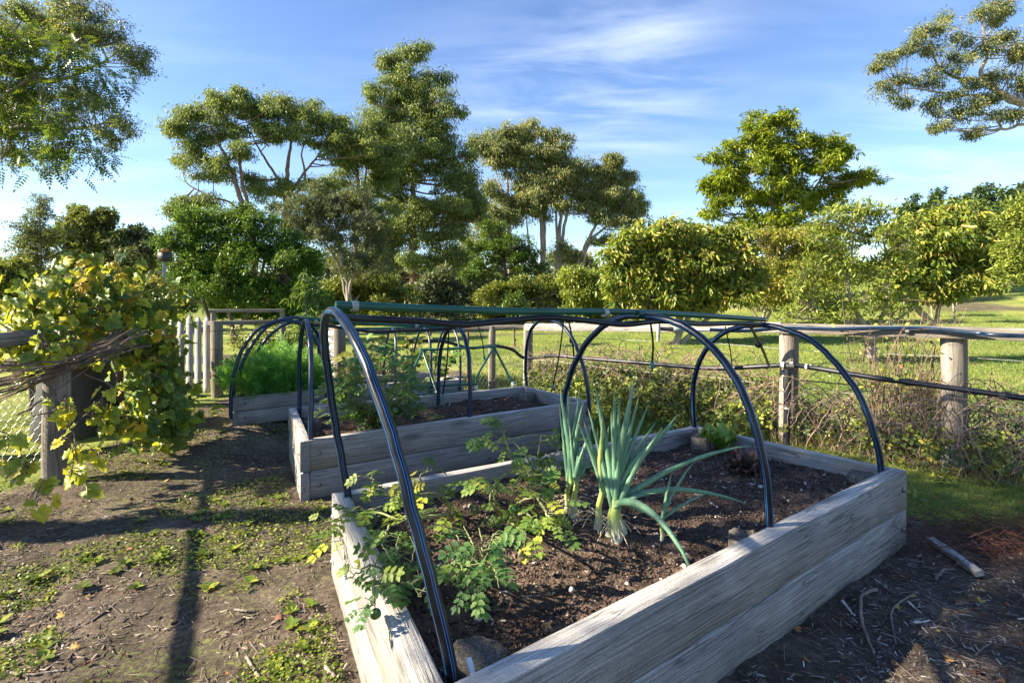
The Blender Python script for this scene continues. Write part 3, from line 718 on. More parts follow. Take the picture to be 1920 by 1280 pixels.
def soil_part(parent, quad, z, seed, mat, inset=.04, rough=.02, crumbs=900, hump=None):
    """soil surface filling the bed, with clods lying in it"""
    q = [np.array(c[:2]) for c in quad]; n = 90; m_ = 60
    u = np.linspace(0, 1, n); w = np.linspace(0, 1, m_); U, W = np.meshgrid(u, w)
    c = np.mean(q, 0)
    q = [c + (p - c) * (1 - inset / np.linalg.norm(p - c)) for p in q]
    XY = (q[0][None, None] * ((1 - U) * (1 - W))[..., None] + q[1][None, None] * (U * (1 - W))[..., None] + q[2][None, None] * (U * W)[..., None] + q[3][None, None] * ((1 - U) * W)[..., None])
    def h(x, y): return z + (fbm(x * 2.2, y * 2.2, seed) - .5) * .09 + (fbm(x * 13, y * 13, seed + 9) - .5) * rough * 2.2
    Z = h(XY[..., 0], XY[..., 1])
    mb = MB(); i = np.arange(m_ - 1)[:, None] * n; j = np.arange(n - 1)[None]
    mb.add(np.concatenate([XY, Z[..., None]], -1).reshape(-1, 3), np.stack([i + j, i + j + 1, i + n + j + 1, i + n + j], -1).reshape(-1, 4), mat=0)
    uu, ww = rng.random(crumbs), rng.random(crumbs)
    xy = q[0] * ((1 - uu) * (1 - ww))[:, None] + q[1] * (uu * (1 - ww))[:, None] + q[2] * (uu * ww)[:, None] + q[3] * ((1 - uu) * ww)[:, None]
    pos = np.column_stack([xy, h(xy[:, 0], xy[:, 1]) + .001])
    sc = .004 + .013 * rng.random(crumbs) ** 3.0
    k = crumbs * 3 // 4
    mb.scatter(*T_ROCK, pos[:k], frames(rdirs(k), rdirs(k)), np.stack([sc[:k] * 1.3, sc[:k], sc[:k] * .7], 1), mat=1, tint=rng.random(k) ** .8)
    d = rdirs(crumbs - k); d[:, 2] *= .2; nn = np.tile([0, 0, 1.0], (crumbs - k, 1)) + rdirs(crumbs - k) * .3
    mb.scatter(*T_CHIP, pos[k:], frames(d, nn), .012 + .03 * rng.random(crumbs - k) ** 2, mat=1, tint=rng.random(crumbs - k) ** .6)
    o = mb.build('soil', [mat, M['crumb']], parent)
    return h

def garden_bed(quad, label, top=.40, bottom=-.02, T=(.08, .06, .06, .075), soil=.29, seed=0, stumps=(), crumbs=900, matsoil='soil', split=.5, pale=(), bolts=True):
    c = np.mean([q[:2] for q in quad], 0)
    gz = bottom
    t = thing('garden_bed', label, 'raised bed', (c[0], c[1], gz), 'raised sleeper beds')
    for i_ in range(4):
        a = quad[i_][:2]; b = quad[(i_ + 1) % 4][:2]; d = b - a; L = np.linalg.norm(d); d = d / L; ang = math.atan2(d[1], d[0])
        n_in = np.array([-d[1], d[0]])
        if np.dot(n_in, c - a) < 0: n_in = -n_in
        cut = {0: T[3] + .003, 1: T[0] + .003, 2: 0.0, 3: 0.0}[i_]; cut2 = {0: 0.0, 1: T[2] + .003, 2: T[3] + .003, 3: 0.0}[i_]
        p = a + d * cut + n_in * T[i_] / 2; LL = L - cut - cut2
        H = (top - bottom)
        zs = bottom + H * split
        for k, (z0, z1) in enumerate(((bottom, zs - .004), (zs + .004, top))):
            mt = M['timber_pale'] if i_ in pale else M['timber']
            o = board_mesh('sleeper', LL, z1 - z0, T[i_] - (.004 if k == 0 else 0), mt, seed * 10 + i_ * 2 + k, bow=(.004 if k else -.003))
            place(o, t, (p[0] - n_in[0] * (.004 if k == 0 and i_ == 3 and seed == 1 else 0), p[1], z0), ang)
            if bolts and i_ in (0, 3):
                for bx in (.06, LL - .06): bolt(o, bx, (z1 - z0) * .55, T[i_] + .01)
    h = soil_part(t, quad, soil, seed * 13 + 1, M[matsoil], inset=max(T) * .9, crumbs=crumbs)
    for k, (x, y, r_, z1) in enumerate(stumps): stump(t, x, y, r_, soil - .1, z1, seed * 7 + k)
    return t, h

st_front = [(-.10, 1.50, .085, .355), (1.0, 2.27, .075, .345), (1.98, 3.02, .07, .36), (1.36, 3.80, .085, .365), (-.70, 2.50, .075, .35)]
bed1, soil1 = garden_bed(FRONT, 'largest front garden bed of pale grey sleepers with spring onions and tomato plants', seed=1, stumps=st_front, crumbs=16000)
bed2, soil2 = garden_bed(MID, 'middle grey sleeper bed with a leafy tomato bush and bare dry soil', T=(.06, .05, .05, .06), seed=2, matsoil='soil_pale', crumbs=3000,
                         stumps=[(P(988, 0, 5.55)[0], 5.55, .08, .37), (-1.62, 4.35, .07, .36), (-1.24, 3.80, .07, .35)])
bed3, soil3 = garden_bed(LEFT, 'small sleeper bed brimming with feathery green carrot tops', T=(.05, .05, .05, .05), seed=3, bottom=.12, soil=.34, crumbs=300)
bed4, soil4 = garden_bed(BACK, 'farthest sleeper bed behind the green pipe trellis', T=(.05, .05, .05, .05), seed=4, soil=.32, crumbs=300)

# ------------------------------------------------------------------ hoops and pipes
STR = []
ang_list, smat = [], []
for k in range(4):                                  # four pairs of blue pinstripes round the pipe
    b = k * 90 + 20
    for a0, a1, m_ in ((b, b + 5, 1), (b + 5, b + 23, 0), (b + 23, b + 28, 1), (b + 28, b + 49, 0), (b + 49, b + 70, 0), (b + 70, b + 90, 0)):
        ang_list.append(math.radians(a0)); smat.append(m_)
def smooth_path(pts, n=60):
    """Catmull-Rom through points"""
    p = np.asarray(pts, float); p = np.vstack([2 * p[0] - p[1], p, 2 * p[-1] - p[-2]])
    out = []; segs = len(p) - 3
    for s_ in range(segs):
        m_ = max(2, n // segs)
        for t in np.linspace(0, 1, m_, endpoint=False):
            a, b, c, d = p[s_:s_ + 4]
            out.append(.5 * (2 * b + (c - a) * t + (2 * a - 5 * b + 4 * c - d) * t ** 2 + (3 * b - a - 3 * c + d) * t ** 3))
    out.append(p[-2]); return np.array(out)
def hoop(parent, A, B, apex, r_=.0175, name='hoop', n=56, power=2.25, stripes=True, low=.12):
    """arched pipe from foot A over apex to foot B"""
    A, B, C = map(np.asarray, (A, B, apex)); mid = (A + B) / 2; half = (A - B) / 2; up = C - mid
    th = np.linspace(0, np.pi, n)
    cx = np.sign(np.cos(th)) * np.abs(np.cos(th)) ** (2 / power); sy = np.sin(th) ** (2 / power)
    pts = mid + half[None] * cx[:, None] + up[None] * sy[:, None]
    pts = np.vstack([A - [0, 0, low], A - [0, 0, low * .5], pts[1:-1] if np.linalg.norm(pts[0] - A) < 1e-6 else pts, B - [0, 0, low * .5], B - [0, 0, low]])
    kk = np.cumsum(rng.normal(size=(len(pts), 3)) * .0016, 0); kk -= np.linspace(0, 1, len(pts))[:, None] * kk[-1]; pts = pts + kk
    mb = MB(); mb.tube(pts, r_, angs=ang_list, segmat=smat if stripes else [0] * len(smat))
    return mb.build(name, [M['poly'], M['blue']], parent, smooth=True)
def pipe(name, pts, r_, mat, parent=None, n=70, seg=14, loc=None, caps=True):
    mb = MB(); mb.tube(smooth_path(pts, n), r_, seg=seg); return mb.build(name, mat, parent, smooth=True, loc=loc)
def tie(parent, c, r_, axis_, w=.008, name='cable_tie', mat='tie', tail=True):
    c = np.asarray(c, float); ax = np.asarray(axis_, float); ax = ax / np.linalg.norm(ax)
    mb = MB(); mb.tube([c - ax * w, c - ax * w * .5, c + ax * w * .5, c + ax * w], r_, seg=14, cap=True)
    if tail:
        mb.sticks([c + [0, 0, r_ * .8]], [c + [r_ * 1.2, -r_, r_ * 2.1]], .0025, .0015)
    return mb.build(name, M[mat], parent)

# front frame
fr1 = thing('hoop_frame', 'striped black hoops and green ridge pipe over the front bed', 'hoop frame', (FRONT[3][0] + .1, FRONT[3][1], .3), 'hoop frames over the beds')
apA = np.array([-.655, 1.98, 1.315]); apB = np.array([.69, 2.77, 1.262]); apC = np.array([1.60, 3.45, 1.196])
hoop(fr1, PZ(853, 1300, .33), PZ(657, 945, .36), apA, power=2.15)
hoop(fr1, PZ(1443, 1003, .36), PZ(1052, 850, .36), apB)
hoop(fr1, PZ(1655, 884, .39), PZ(1304, 803, .39), apC)
ridge = pipe('ridge_pipe', [apA + [0, 0, .012], apA * .5 + apB * .5 + [0, 0, .006], apB + [-.03, 0, .018], apC + [.03, 0, .02]], .0155, M['green_pipe'], fr1)
ax1 = apB - apA
for f in (.045, .83, ): tie(fr1, apA + ax1 * f + [0, 0, .010], .020, ax1, .012)
tie(fr1, apC + [-.08, -.05, .02], .019, apC - apB, .010)
for f in (.10, .98): tie(fr1, apA + ax1 * f + [0, 0, .010], .0175, ax1, .02, 'pipe_joint', 'green_pipe', False)
hose1 = [apA + [.0, .03, -.035], P(700, 598, 2.15), P(790, 602, 2.22), P(870, 608, 2.3), P(950, 601, 2.4), P(1030, 595, 2.5), P(1100, 601, 2.6), P(1170, 608, 2.72), P(1240, 602, 2.86), P(1310, 607, 3.05), P(1395, 606, 3.32), P(1450, 612, 3.5)]
o = pipe('irrigation_hose', hose1, .0145, M['poly_hose'], loc=tuple(apA), n=120); tag(o, 'thick black hose sagging below the front green ridge pipe', 'hose')

# middle frame
fr2 = thing('hoop_frame', 'striped black hoops and green ridge pipe over the middle bed', 'hoop frame', (MID[0][0], MID[0][1], .3), 'hoop frames over the beds')
a2A = np.array([-1.60, 4.12, 1.185]); a2B = P(852, 612, 4.68); a2C = P(1030, 600, 5.35)
hoop(fr2, PZ(583, 826, .39), PZ(561, 770, .38), a2A)
hoop(fr2, PZ(880, 783, .39), PZ(822, 746, .38), a2B)
hoop(fr2, PZ(1105, 756, .39), PZ(988, 726, .39), a2C)
pipe('ridge_pipe', [a2A + [-.02, 0, .012], P(750, 609, 4.4), a2B + [0, 0, .02], a2C + [0, 0, .01]], .0150, M['green_pipe'], fr2)
for q in (P(592, 603, 4.15), P(781, 611, 4.45)): tie(fr2, q, .019, a2B - a2A, .012)
o = pipe('irrigation_hose', [a2A + [0, .02, -.03], P(640, 614, 4.2), P(700, 622, 4.35), P(760, 620, 4.45), P(830, 617, 4.65), P(905, 609, 4.9), P(985, 604, 5.2)], .0125, M['poly_hose'], loc=tuple(a2A)); tag(o, 'thinner black hose hanging along the middle ridge pipe', 'hose')

# left frame
fr3 = thing('hoop_frame', 'tall blue striped hoops arching over the carrot bed', 'hoop frame', (LEFT[0][0], LEFT[0][1], .3), 'hoop frames over the beds')
hoop(fr3, P(433, 775, 5.05), P(612, 735, 5.5), P(523, 602, 5.25), r_=.017, low=.05)
hoop(fr3, P(437, 765, 5.2), P(605, 722, 5.9), P(540, 597, 5.5), r_=.017)
hoop(fr3, P(446, 745, 5.9), P(590, 712, 6.3), P(552, 603, 6.1), r_=.017)
tie(fr3, P(527, 600, 5.3), .022, (1, 1, 0), .016)
pipe('ridge_pipe', [P(524, 601, 5.3), P(552, 602, 6.1), P(575, 606, 6.6)], .014, M['green_pipe'], fr3)

# back frame, four thin hoops
fr4 = thing('hoop_frame', 'thin dark hoops over the farthest bed seen through the others', 'hoop frame', (BACK[0][0], BACK[0][1], .3), 'hoop frames over the beds')
for f in (.12, .42, .72, .97):
    A = BACK[0] * (1 - f) + BACK[1] * f; B = BACK[3] * (1 - f) + BACK[2] * f
    hoop(fr4, [A[0], A[1] - .02, .38], [B[0], B[1] + .02, .38], [(A[0] + B[0]) / 2 + .04, (A[1] + B[1]) / 2, 1.0], r_=.013, n=36)
pipe('ridge_pipe', [((BACK[0] + BACK[3]) / 2 + [0, 0, .60]), ((BACK[1] + BACK[2]) / 2 + [0, 0, .60])], .012, M['green_pipe'], fr4)

# green pipe trellis behind the middle bed
tr = thing('pipe_trellis', 'green A frame trellis of plastic pipe with white sockets', 'trellis', P(893, 728, 5.95))
g = lambda a, b, r_=.013, nm='pipe': pipe(nm, [a, (np.asarray(a) + b) / 2, b], r_, M['green_pipe'], tr, n=6, seg=10)
ap1, ap2 = P(792, 656, 5.85), P(926, 650, 6.05)
g(ap1, ap2); g(ap1, P(820, 738, 5.5)); g(ap2, P(963, 722, 5.95)); g(ap2, P(893, 707, 5.85)); g(P(893, 707, 5.85), P(893, 735, 5.85))
g(P(760, 727, 5.45), P(893, 719, 5.85)); g(P(778, 742, 5.3), P(893, 731, 5.85)); g(ap1, P(760, 727, 5.45))
for a, b in ((P(893, 722, 5.85), P(893, 731, 5.85)), (P(961, 716, 5.95), P(963, 722, 5.95)), (P(818, 733, 5.52), P(821, 740, 5.5))):
    mb = MB(); mb.tube([a, (a + b) / 2, b], .018, seg=12); mb.build('socket', M['pvc'], tr, smooth=True)
for a in (ap1, ap2): tie(tr, a, .022, (1, 0, 0), .018, 'pipe_joint', 'green_pipe', False)

# ------------------------------------------------------------------ droppers with emitters
def dropper(label, a, b, r_=.0065, joint=None, foot='teal'):
    t = thing('drip_tube', label, 'drip tube', a, 'black drip tubes hanging from the pipes')
    a, b = np.asarray(a), np.asarray(b)
    m_ = (a + b) / 2 + np.array([.01, 0, 0]); pipe('tube', [a, m_, b], r_, M['poly'], t, n=14, seg=8)
    if foot:
        d = (b - a) / np.linalg.norm(b - a); mb = MB(); mb.tube([b - d * .01, b + d * .01, b + d * .03, b + d * .045], [r_ * 1.6, r_ * 2.2, r_ * 2.2, r_ * 1.2], seg=10); mb.build('emitter', M[foot], t, smooth=True)
    if joint:
        j_ = a + (b - a) * joint; d = (b - a) / np.linalg.norm(b - a); mb = MB(); mb.tube([j_ - d * .03, j_ - d * .015, j_ + d * .015, j_ + d * .03], [r_ * 1.5, r_ * 2.6, r_ * 2.6, r_ * 1.5], seg=10); mb.build('valve', M['dark_plastic'], t, smooth=True)
dropper('long slanting black drip tube in front of the corner post', P(1057, 602, 4.9), P(1037, 722, 5.1))
dropper('short black drip tube with a valve hanging in the middle hoop', P(1066, 600, 5.3), P(1076, 668, 5.5), .009, .55, None)
dropper('upright thin drip tube ending above the bramble', P(1220, 606, 3.4), P(1223, 680, 3.5))
dropper('thick drip tube with a valve joining the fence pipe', P(1404, 606, 3.5), P(1442, 686, 4.5), .011, .42, None)
dropper('hair thin drip tube with a green emitter beside the front hoop', P(1360, 612, 3.5), P(1374, 708, 3.7), .004)
dropper('straight drip tube standing in the middle bed beside its centre hoop', P(842, 612, 4.55), P(830, 742, 4.62))
dropper('far thin drip tube over the green trellis', P(897, 612, 5.0), P(908, 668, 5.2), .005)

# ------------------------------------------------------------------ fence on the right
def zline(x, y): return 0
fence = thing('timber_fence', 'post and rail fence with black pipes along the right side', 'fence', (FP[0][0], FP[0][1], 0))
def round_post(parent, x, y, z0, z1, r_, seed, mat=None, name='post', lean=(0, 0)):
    L = z1 - z0; n = 12; mb = MB(); pts = []; a = np.arange(18) / 18 * 2 * np.pi
    xs = np.linspace(0, L, n)
    pts = np.stack([xs, .006 * np.sin(xs * 3 + seed), .006 * np.cos(xs * 2.3 + seed)], 1)
    mb.tube(pts, r_ * (1 + .03 * np.sin(xs * 5 + seed)), seg=20)
    o = mb.build(name, mat or M['post_wood'], smooth=False)
    o.data.polygons.foreach_set('use_smooth', np.array([len(p.vertices) == 4 for p in o.data.polygons]))
    if parent is not None: o.parent = parent; o.location = Vector((x, y, z0)) - parent.location
    else: o.location = (x, y, z0)
    o.rotation_euler = (lean[1], -math.pi / 2 + lean[0], 0)
    return o
posts = [(FP[0][0] + .0, FP[0][1] - .02, .98, .066), (FP[1][0] - .01, FP[1][1] + .02, 1.035, .083), (FP[2][0], FP[2][1] + .02, 1.055, .083), (FP[3][0], FP[3][1], 1.10, .083)]
for k, (x, y, z1, r_) in enumerate(posts): round_post(fence, x, y, -.15, z1, r_, k)
def rail(parent, a, b, H=.095, T=.045, seed=0, mat='post_wood', name='rail'):
    a, b = np.asarray(a, float), np.asarray(b, float); d = b - a; L = np.linalg.norm(d)
    o = board_mesh(name, L, H, T, M[mat], seed + 50); ang = math.atan2(d[1], d[0]); tilt = -math.asin(d[2] / L)
    place(o, parent, a, ang, tilt); return o
# rail is a plank laid on the post tops with its broad face towards the beds
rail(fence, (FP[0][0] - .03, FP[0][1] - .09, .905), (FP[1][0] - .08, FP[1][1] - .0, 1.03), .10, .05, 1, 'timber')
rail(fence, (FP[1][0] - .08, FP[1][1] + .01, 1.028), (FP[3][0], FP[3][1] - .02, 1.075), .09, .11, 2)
fd = (FP[3] - FP[0]); fd = fd / np.linalg.norm(fd); fn = np.array([-fd[1], fd[0]])
for z in (.86, .50, .28):
    pts = []
    for s_ in np.linspace(0, np.linalg.norm(FP[3] - FP[0]), 30):
        p = FP[0] + fd * s_; pts.append([p[0], p[1], z + .01 * math.sin(s_ * 3) + .02 * s_ / 5])
    mb = MB(); mb.tube(pts, .0022, seg=5); mb.build('fence_wire', M['wire'], fence)
mb = MB(); pts = []
for s_ in np.linspace(0, np.linalg.norm(FP[3] - FP[0]), 30): p = FP[0] + fd * s_; pts.append([p[0], p[1], .60 + .02 * math.sin(s_ * 1.4)])
mb.tube(pts, .006, seg=6); mb.build('fence_wire', M['cane'], fence)

def netting(parent, a, b, z0, z1, cell=.045, r_=.0011, off=(0, 0), mat='wire', sag=.02):
    a, b = np.asarray(a, float), np.asarray(b, float); L = np.linalg.norm(b - a); d = (b - a) / L; n = np.array([-d[1], d[0]])
    cw = cell; ch = cell * .9; A_, B_ = [], []
    ncol = int(L / cw); nrow = int((z1 - z0) / ch)
    def pt(u, w):
        bend = sag * math.sin(u * 2.1 + w * 3) + .006 * math.sin(u * 37 + w * 21)
        q = a + d * u + n * bend; return [q[0] + off[0], q[1] + off[1], z0 + w + .01 * math.sin(u * 3.7)]
    for r__ in range(nrow):
        for c_ in range(ncol):
            x = (c_ + (.5 if r__ % 2 else 0)) * cw; z = r__ * ch
            p1 = pt(x, z); p2 = pt(x, z + ch * .45); A_.append(p1); B_.append(p2)
            A_.append(p2); B_.append(pt(x + cw / 2, z + ch)); A_.append(p2); B_.append(pt(x - cw / 2, z + ch))
    mb = MB(); mb.sticks(A_, B_, r_, r_, 3); return mb.build('wire_netting', M[mat], parent)
q0 = FP[0] + fd * 2.0; q1 = FP[3]
netting(fence, q0 - fn * .06, q1 - fn * .06, .0, .50)
netting(fence, FP[0] - fn * .05, q0 - fn * .05, .0, .62, .06, .0009, mat='wire')

# black pipes and fittings on the fence
o = pipe('fence_pipe', [P(700, 655, 7.0), P(760, 640, 7.1), P(830, 640, 7.2), P(880, 652, 7.25), P(925, 648, 7.2), P(960, 655, 7.25), P(985, 671, 7.3), P(1040, 667, 6.8), P(1090, 671, 6.5), P(1200, 680, 5.9), P(1330, 690, 5.4), P(1440, 686, 5.0), P(1482, 684, 4.88), P(1530, 690, 4.75), P(1640, 708, 4.4), P(1790, 728, 4.05), P(1925, 747, 3.75), P(2060, 765, 3.45), np.array([4.9, 2.6, .62]), np.array([5.85, 1.75, .62])], .0215, M['poly_hose'], n=160, loc=(.2, 7.2, .7))
tag(o, 'long black water pipe strung along the fence at mid height', 'water pipe')
rs = thing('riser_pipe', 'upright black pipe strapped to the fence post', 'water pipe', P(1474, 834, 4.86))
pipe('pipe', [P(1477, 692, 4.86), P(1476, 760, 4.86), P(1474, 850, 4.86)], .030, M['poly_hose'], rs, n=10)
tie(rs, P(1476, 764, 4.86), .033, (0, 0, 1), .010)
mb = MB(); mb.tube([P(1476, 706, 4.86), P(1476, 728, 4.86)], .038, seg=14); mb.build('pipe_joint', M['dark_plastic'], rs, smooth=True)
cl = thing('pipe_fitting', 'black tee fitting with clamps where the fence pipe meets the post', 'pipe fitting', P(1470, 685, 4.84))
for px in (1468, 1484): 
    mb = MB(); c0 = P(px, 684, 4.87); ax = np.array([.7, -.6, 0]); ax /= np.linalg.norm(ax); mb.tube([c0 - ax * .012, c0 + ax * .012], .027, seg=14); mb.build('clamp', M['pvc'], cl)
mb = MB(); c0 = P(1476, 686, 4.86); mb.tube([c0 + ax * -.06, c0 + ax * .06], .0255, seg=14); mb.build('sleeve', M['dark_plastic'], cl, smooth=True)
cl = thing('pipe_fitting', 'black clamp joint on the fence pipe between post and bramble', 'pipe fitting', P(1516, 688, 4.78))
for px in (1512, 1520):
    mb = MB(); c0 = P(px, 687.5 + (px - 1512) * .12, 4.79); mb.tube([c0 - ax * .008, c0 + ax * .008], .0265, seg=14); mb.build('clamp', M['pvc'], cl)
for px, py, Y, lb in ((1703, 716, 4.26, 'ribbed joint on the fence pipe left of the far right post'), (1885, 742, 3.84, 'ribbed joint on the fence pipe at the right edge')):
    mb = MB(); c0 = P(px, py, Y); mb.tube([c0 - ax * .035, c0 - ax * .02, c0 - ax * .018, c0 + ax * .018, c0 + ax * .02, c0 + ax * .035], [.025, .025, .03, .03, .025, .025], seg=14)
    tag(mb.build('pipe_fitting', M['dark_plastic'], loc=tuple(c0)), lb, 'pipe fitting')
# striped pipe lying along the fence rail
mb = MB(); mb.tube(smooth_path([P(1330, 618, 4.95), P(1400, 620, 4.9), P(1470, 615, 4.82), P(1560, 617, 4.6), P(1650, 615, 4.4), P(1740, 616, 4.2), P(1830, 624, 3.98), P(1925, 630, 3.75), np.array([4.75, 2.85, 1.10]), np.array([5.75, 1.95, 1.12])], 90), .0165, angs=ang_list, segmat=smat)
o = mb.build('rail_pipe', [M['poly'], M['blue']], smooth=True, loc=(1.9, 4.9, 1.1)); tag(o, 'blue striped black pipe running along the fence rail', 'water pipe')
ft = thing('pipe_valve', 'grey tap fitting where the rail pipe begins', 'valve', P(1240, 620, 5.1))
mb = MB(); mb.tube([P(1235, 606, 5.1), P(1235, 616, 5.1), P(1234, 630, 5.1), P(1234, 640, 5.1)], [.016, .020, .018, .014], seg=12); mb.build('elbow', M['tie'], ft, smooth=True)
mb = MB(); mb.tube([P(1238, 616, 5.1), P(1252, 617, 5.1), P(1256, 617, 5.1), P(1262, 617, 5.1)], [.018, .018, .022, .022], seg=12); mb.build('collar', M['dark_plastic'], ft, smooth=True)
mb = MB(); mb.tube([P(1262, 617, 5.1), P(1266, 617, 5.1), P(1272, 617, 5.1), P(1280, 618, 5.1)], [.030, .036, .036, .022], seg=12); mb.build('tap_body', M['tie'], ft, smooth=True)
mb = MB(); mb.tube([P(1280, 618, 5.1), P(1335, 618, 4.95)], .017, seg=12); mb.build('tail_pipe', M['wire'], ft, smooth=True)
for px, py, Y, lb in ((1447, 614, 4.86, 'clear strap holding the rail pipe by the post'), (1701, 619, 4.3, 'wide clear strap round the rail pipe and rail')):
    o = tie(None, P(px, py, Y), .024, ax, .012, 'pipe_strap'); tag(o, lb, 'strap')

# fence along the back, from the corner post leftwards
bf = thing('back_fence', 'dark thin rail fence with rusty stakes closing off the back', 'fence', (.2, 7.6, 0))
rail(bf, (P(985, 0, 7.55)[0], 7.55, .93), (P(640, 0, 7.9)[0], 7.9, .86), .05, .05, 5)
for px, Y, h, r_, mt in ((923, 7.62, .96, .05, 'post_wood'), (878, 7.65, .95, .016, 'rust'), (808, 7.7, .93, .016, 'rust'), (735, 7.75, .92, .05, 'post_wood')):
    round_post(bf, P(px, 0, Y)[0], Y, -.1, h, r_, px, M[mt], 'stake')
for z in (.65, .42):
    mb = MB(); mb.tube([[P(985, 0, 7.6)[0], 7.6, z], [P(820, 0, 7.75)[0], 7.75, z - .03], [P(640, 0, 7.9)[0], 7.9, z]], .004, seg=5); mb.build('fence_wire', M['wire'], bf)
netting(bf, (P(985, 0, 7.6)[0], 7.58), (P(645, 0, 7.9)[0], 7.88), .05, .62, .06, .0009)

wp = round_post(None, P(637, 0, 6.9)[0], 6.9, -.05, 1.0, .075, 3, name='fence_post'); tag(wp, 'thick weathered post between the carrot bed and the farthest bed', 'post')
# pale corrugated sheet beside it
mb = MB(); n = 50; xs = np.linspace(0, .34, 16); zs = np.linspace(.12, 1.0, n)
vv = np.array([[P(604, 0, 7.1)[0] + x * .8, 7.1 - x * .3 + .012 * math.sin(z * 70), z] for z in zs for x in xs]); vv2 = vv + [0.003, .004, 0]
qq = [[i_ * 16 + k, i_ * 16 + k + 1, (i_ + 1) * 16 + k + 1, (i_ + 1) * 16 + k] for i_ in range(n - 1) for k in range(15)]
mb.add(vv, qq); mb.add(vv2, [q[::-1] for q in qq]); tag(mb.build('corrugated_sheet', M['tank'], loc=tuple(P(604, 0, 7.1) * [1, 1, 0])), 'pale corrugated sheet leaning behind the thick weathered post', 'metal sheet')

# ------------------------------------------------------------------ picket gate and left fence
GY_ = 6.75
gate = thing('picket_gate', 'grey picket gate half hidden by the vine', 'gate', (P(372, 0, GY_)[0], GY_, .12))
def picket(parent, x, y, z0, z1, w, seed, tip=.06):
    n = 10; mb = MB(); T = .02
    zz = list(np.linspace(0, z1 - z0 - tip, n)) + [z1 - z0]
    prof = []
    for z in zz:
        ww = w / 2 if z < z1 - z0 - .001 else .008
        prof.append([[z, -T / 2, -ww], [z, -T / 2, ww], [z, T / 2, ww], [z, T / 2, -ww]])
    v = np.array(prof).reshape(-1, 3); q = []
    for i_ in range(len(zz) - 1):
        for k in range(4): q.append([i_ * 4 + k, i_ * 4 + (k + 1) % 4, (i_ + 1) * 4 + (k + 1) % 4, (i_ + 1) * 4 + k])
    q.append([3, 2, 1, 0]); e = (len(zz) - 1) * 4; q.append([e, e + 1, e + 2, e + 3])
    mb.add(v, q); o = mb.build('picket', M['picket'])
    o.parent = parent; o.location = Vector((x, y, z0)) - parent.location; o.rotation_euler = (0, -math.pi / 2, R(0)); return o
for k, px in enumerate((291, 307, 323, 339, 355.5, 371.5, 387.5)):
    picket(gate, P(px, 0, GY_)[0], GY_, .16, 1.13 + .02 * math.sin(k * 2), .078, k)
for z in (.35, .92): rail(gate, (P(294, 0, GY_)[0], GY_ + .035, z), (P(394, 0, GY_)[0], GY_ + .035, z), .07, .035, int(z * 10), 'picket', 'brace')
gp = round_post(None, P(407, 0, 6.7)[0], 6.7, 0, 1.07, .068, 9, name='gate_post'); tag(gp, 'round grey gate post with wire bands beside the pickets', 'post')
for z in (.40, .72, .95):
    mb = MB(); c0 = np.array([P(407, 0, 6.7)[0], 6.7, z]); mb.tube([c0 - [0, 0, .004], c0 + [0, 0, .004]], .0755, seg=20); o = mb.build('wire_band', M['rust']); o.parent = gp
    o.matrix_parent_inverse = (Matrix.Translation(gp.location) @ gp.rotation_euler.to_matrix().to_4x4()).inverted()
sf = thing('side_fence', 'low grey rail fence running right from the gate post', 'fence', (P(470, 0, 6.9)[0], 6.9, 0))
rail(sf, (P(398, 0, 6.72)[0], 6.66, 1.02), (P(536, 0, 7.6)[0], 7.6, 1.0), .05, .10, 21)
rail(sf, (P(392, 0, 9.0)[0], 9.0, 1.12), (P(532, 0, 9.3)[0], 9.3, 1.12), .05, .08, 22)
for px, Y in ((531, 7.6), (529, 9.3), (400, 9.0)): round_post(sf, P(px, 0, Y)[0], Y, 0, 1.12 if Y > 8 else 1.0, .04, px)

lf = thing('vine_fence', 'old post and rail fence with netting under the grapevine', 'fence', (P(105, 0, 3.95)[0], 3.95, 0))
round_post(lf, P(106, 0, 3.95)[0], 3.95, -.1, .93, .083, 31)
rail(lf, (P(-60, 0, 3.45)[0], 3.45, 1.01), (P(88, 0, 4.0)[0], 4.03, 1.03), .10, .06, 32)
rail(lf, (P(120, 0, 4.3)[0], 4.3, 1.0), (P(300, 0, 6.6)[0] - .4, 6.6, 1.05), .08, .05, 33)
round_post(lf, P(250, 0, 6.0)[0] - .5, 6.0, -.1, 1.05, .075, 35)
rail(lf, (-4.35, 4.45, 1.0), (-2.92, 1.55, 1.02), .035, .03, 36)
for q_ in ((-4.3, 4.4), (-3.6, 3.0), (-2.93, 1.58)): round_post(lf, q_[0], q_[1], -.1, 1.0, .025, 37)
netting(lf, (P(-80, 0, 3.5)[0], 3.5), (P(92, 0, 3.9)[0], 3.9), .10, .72, .05, .0013, mat='wire_bright', sag=.03)

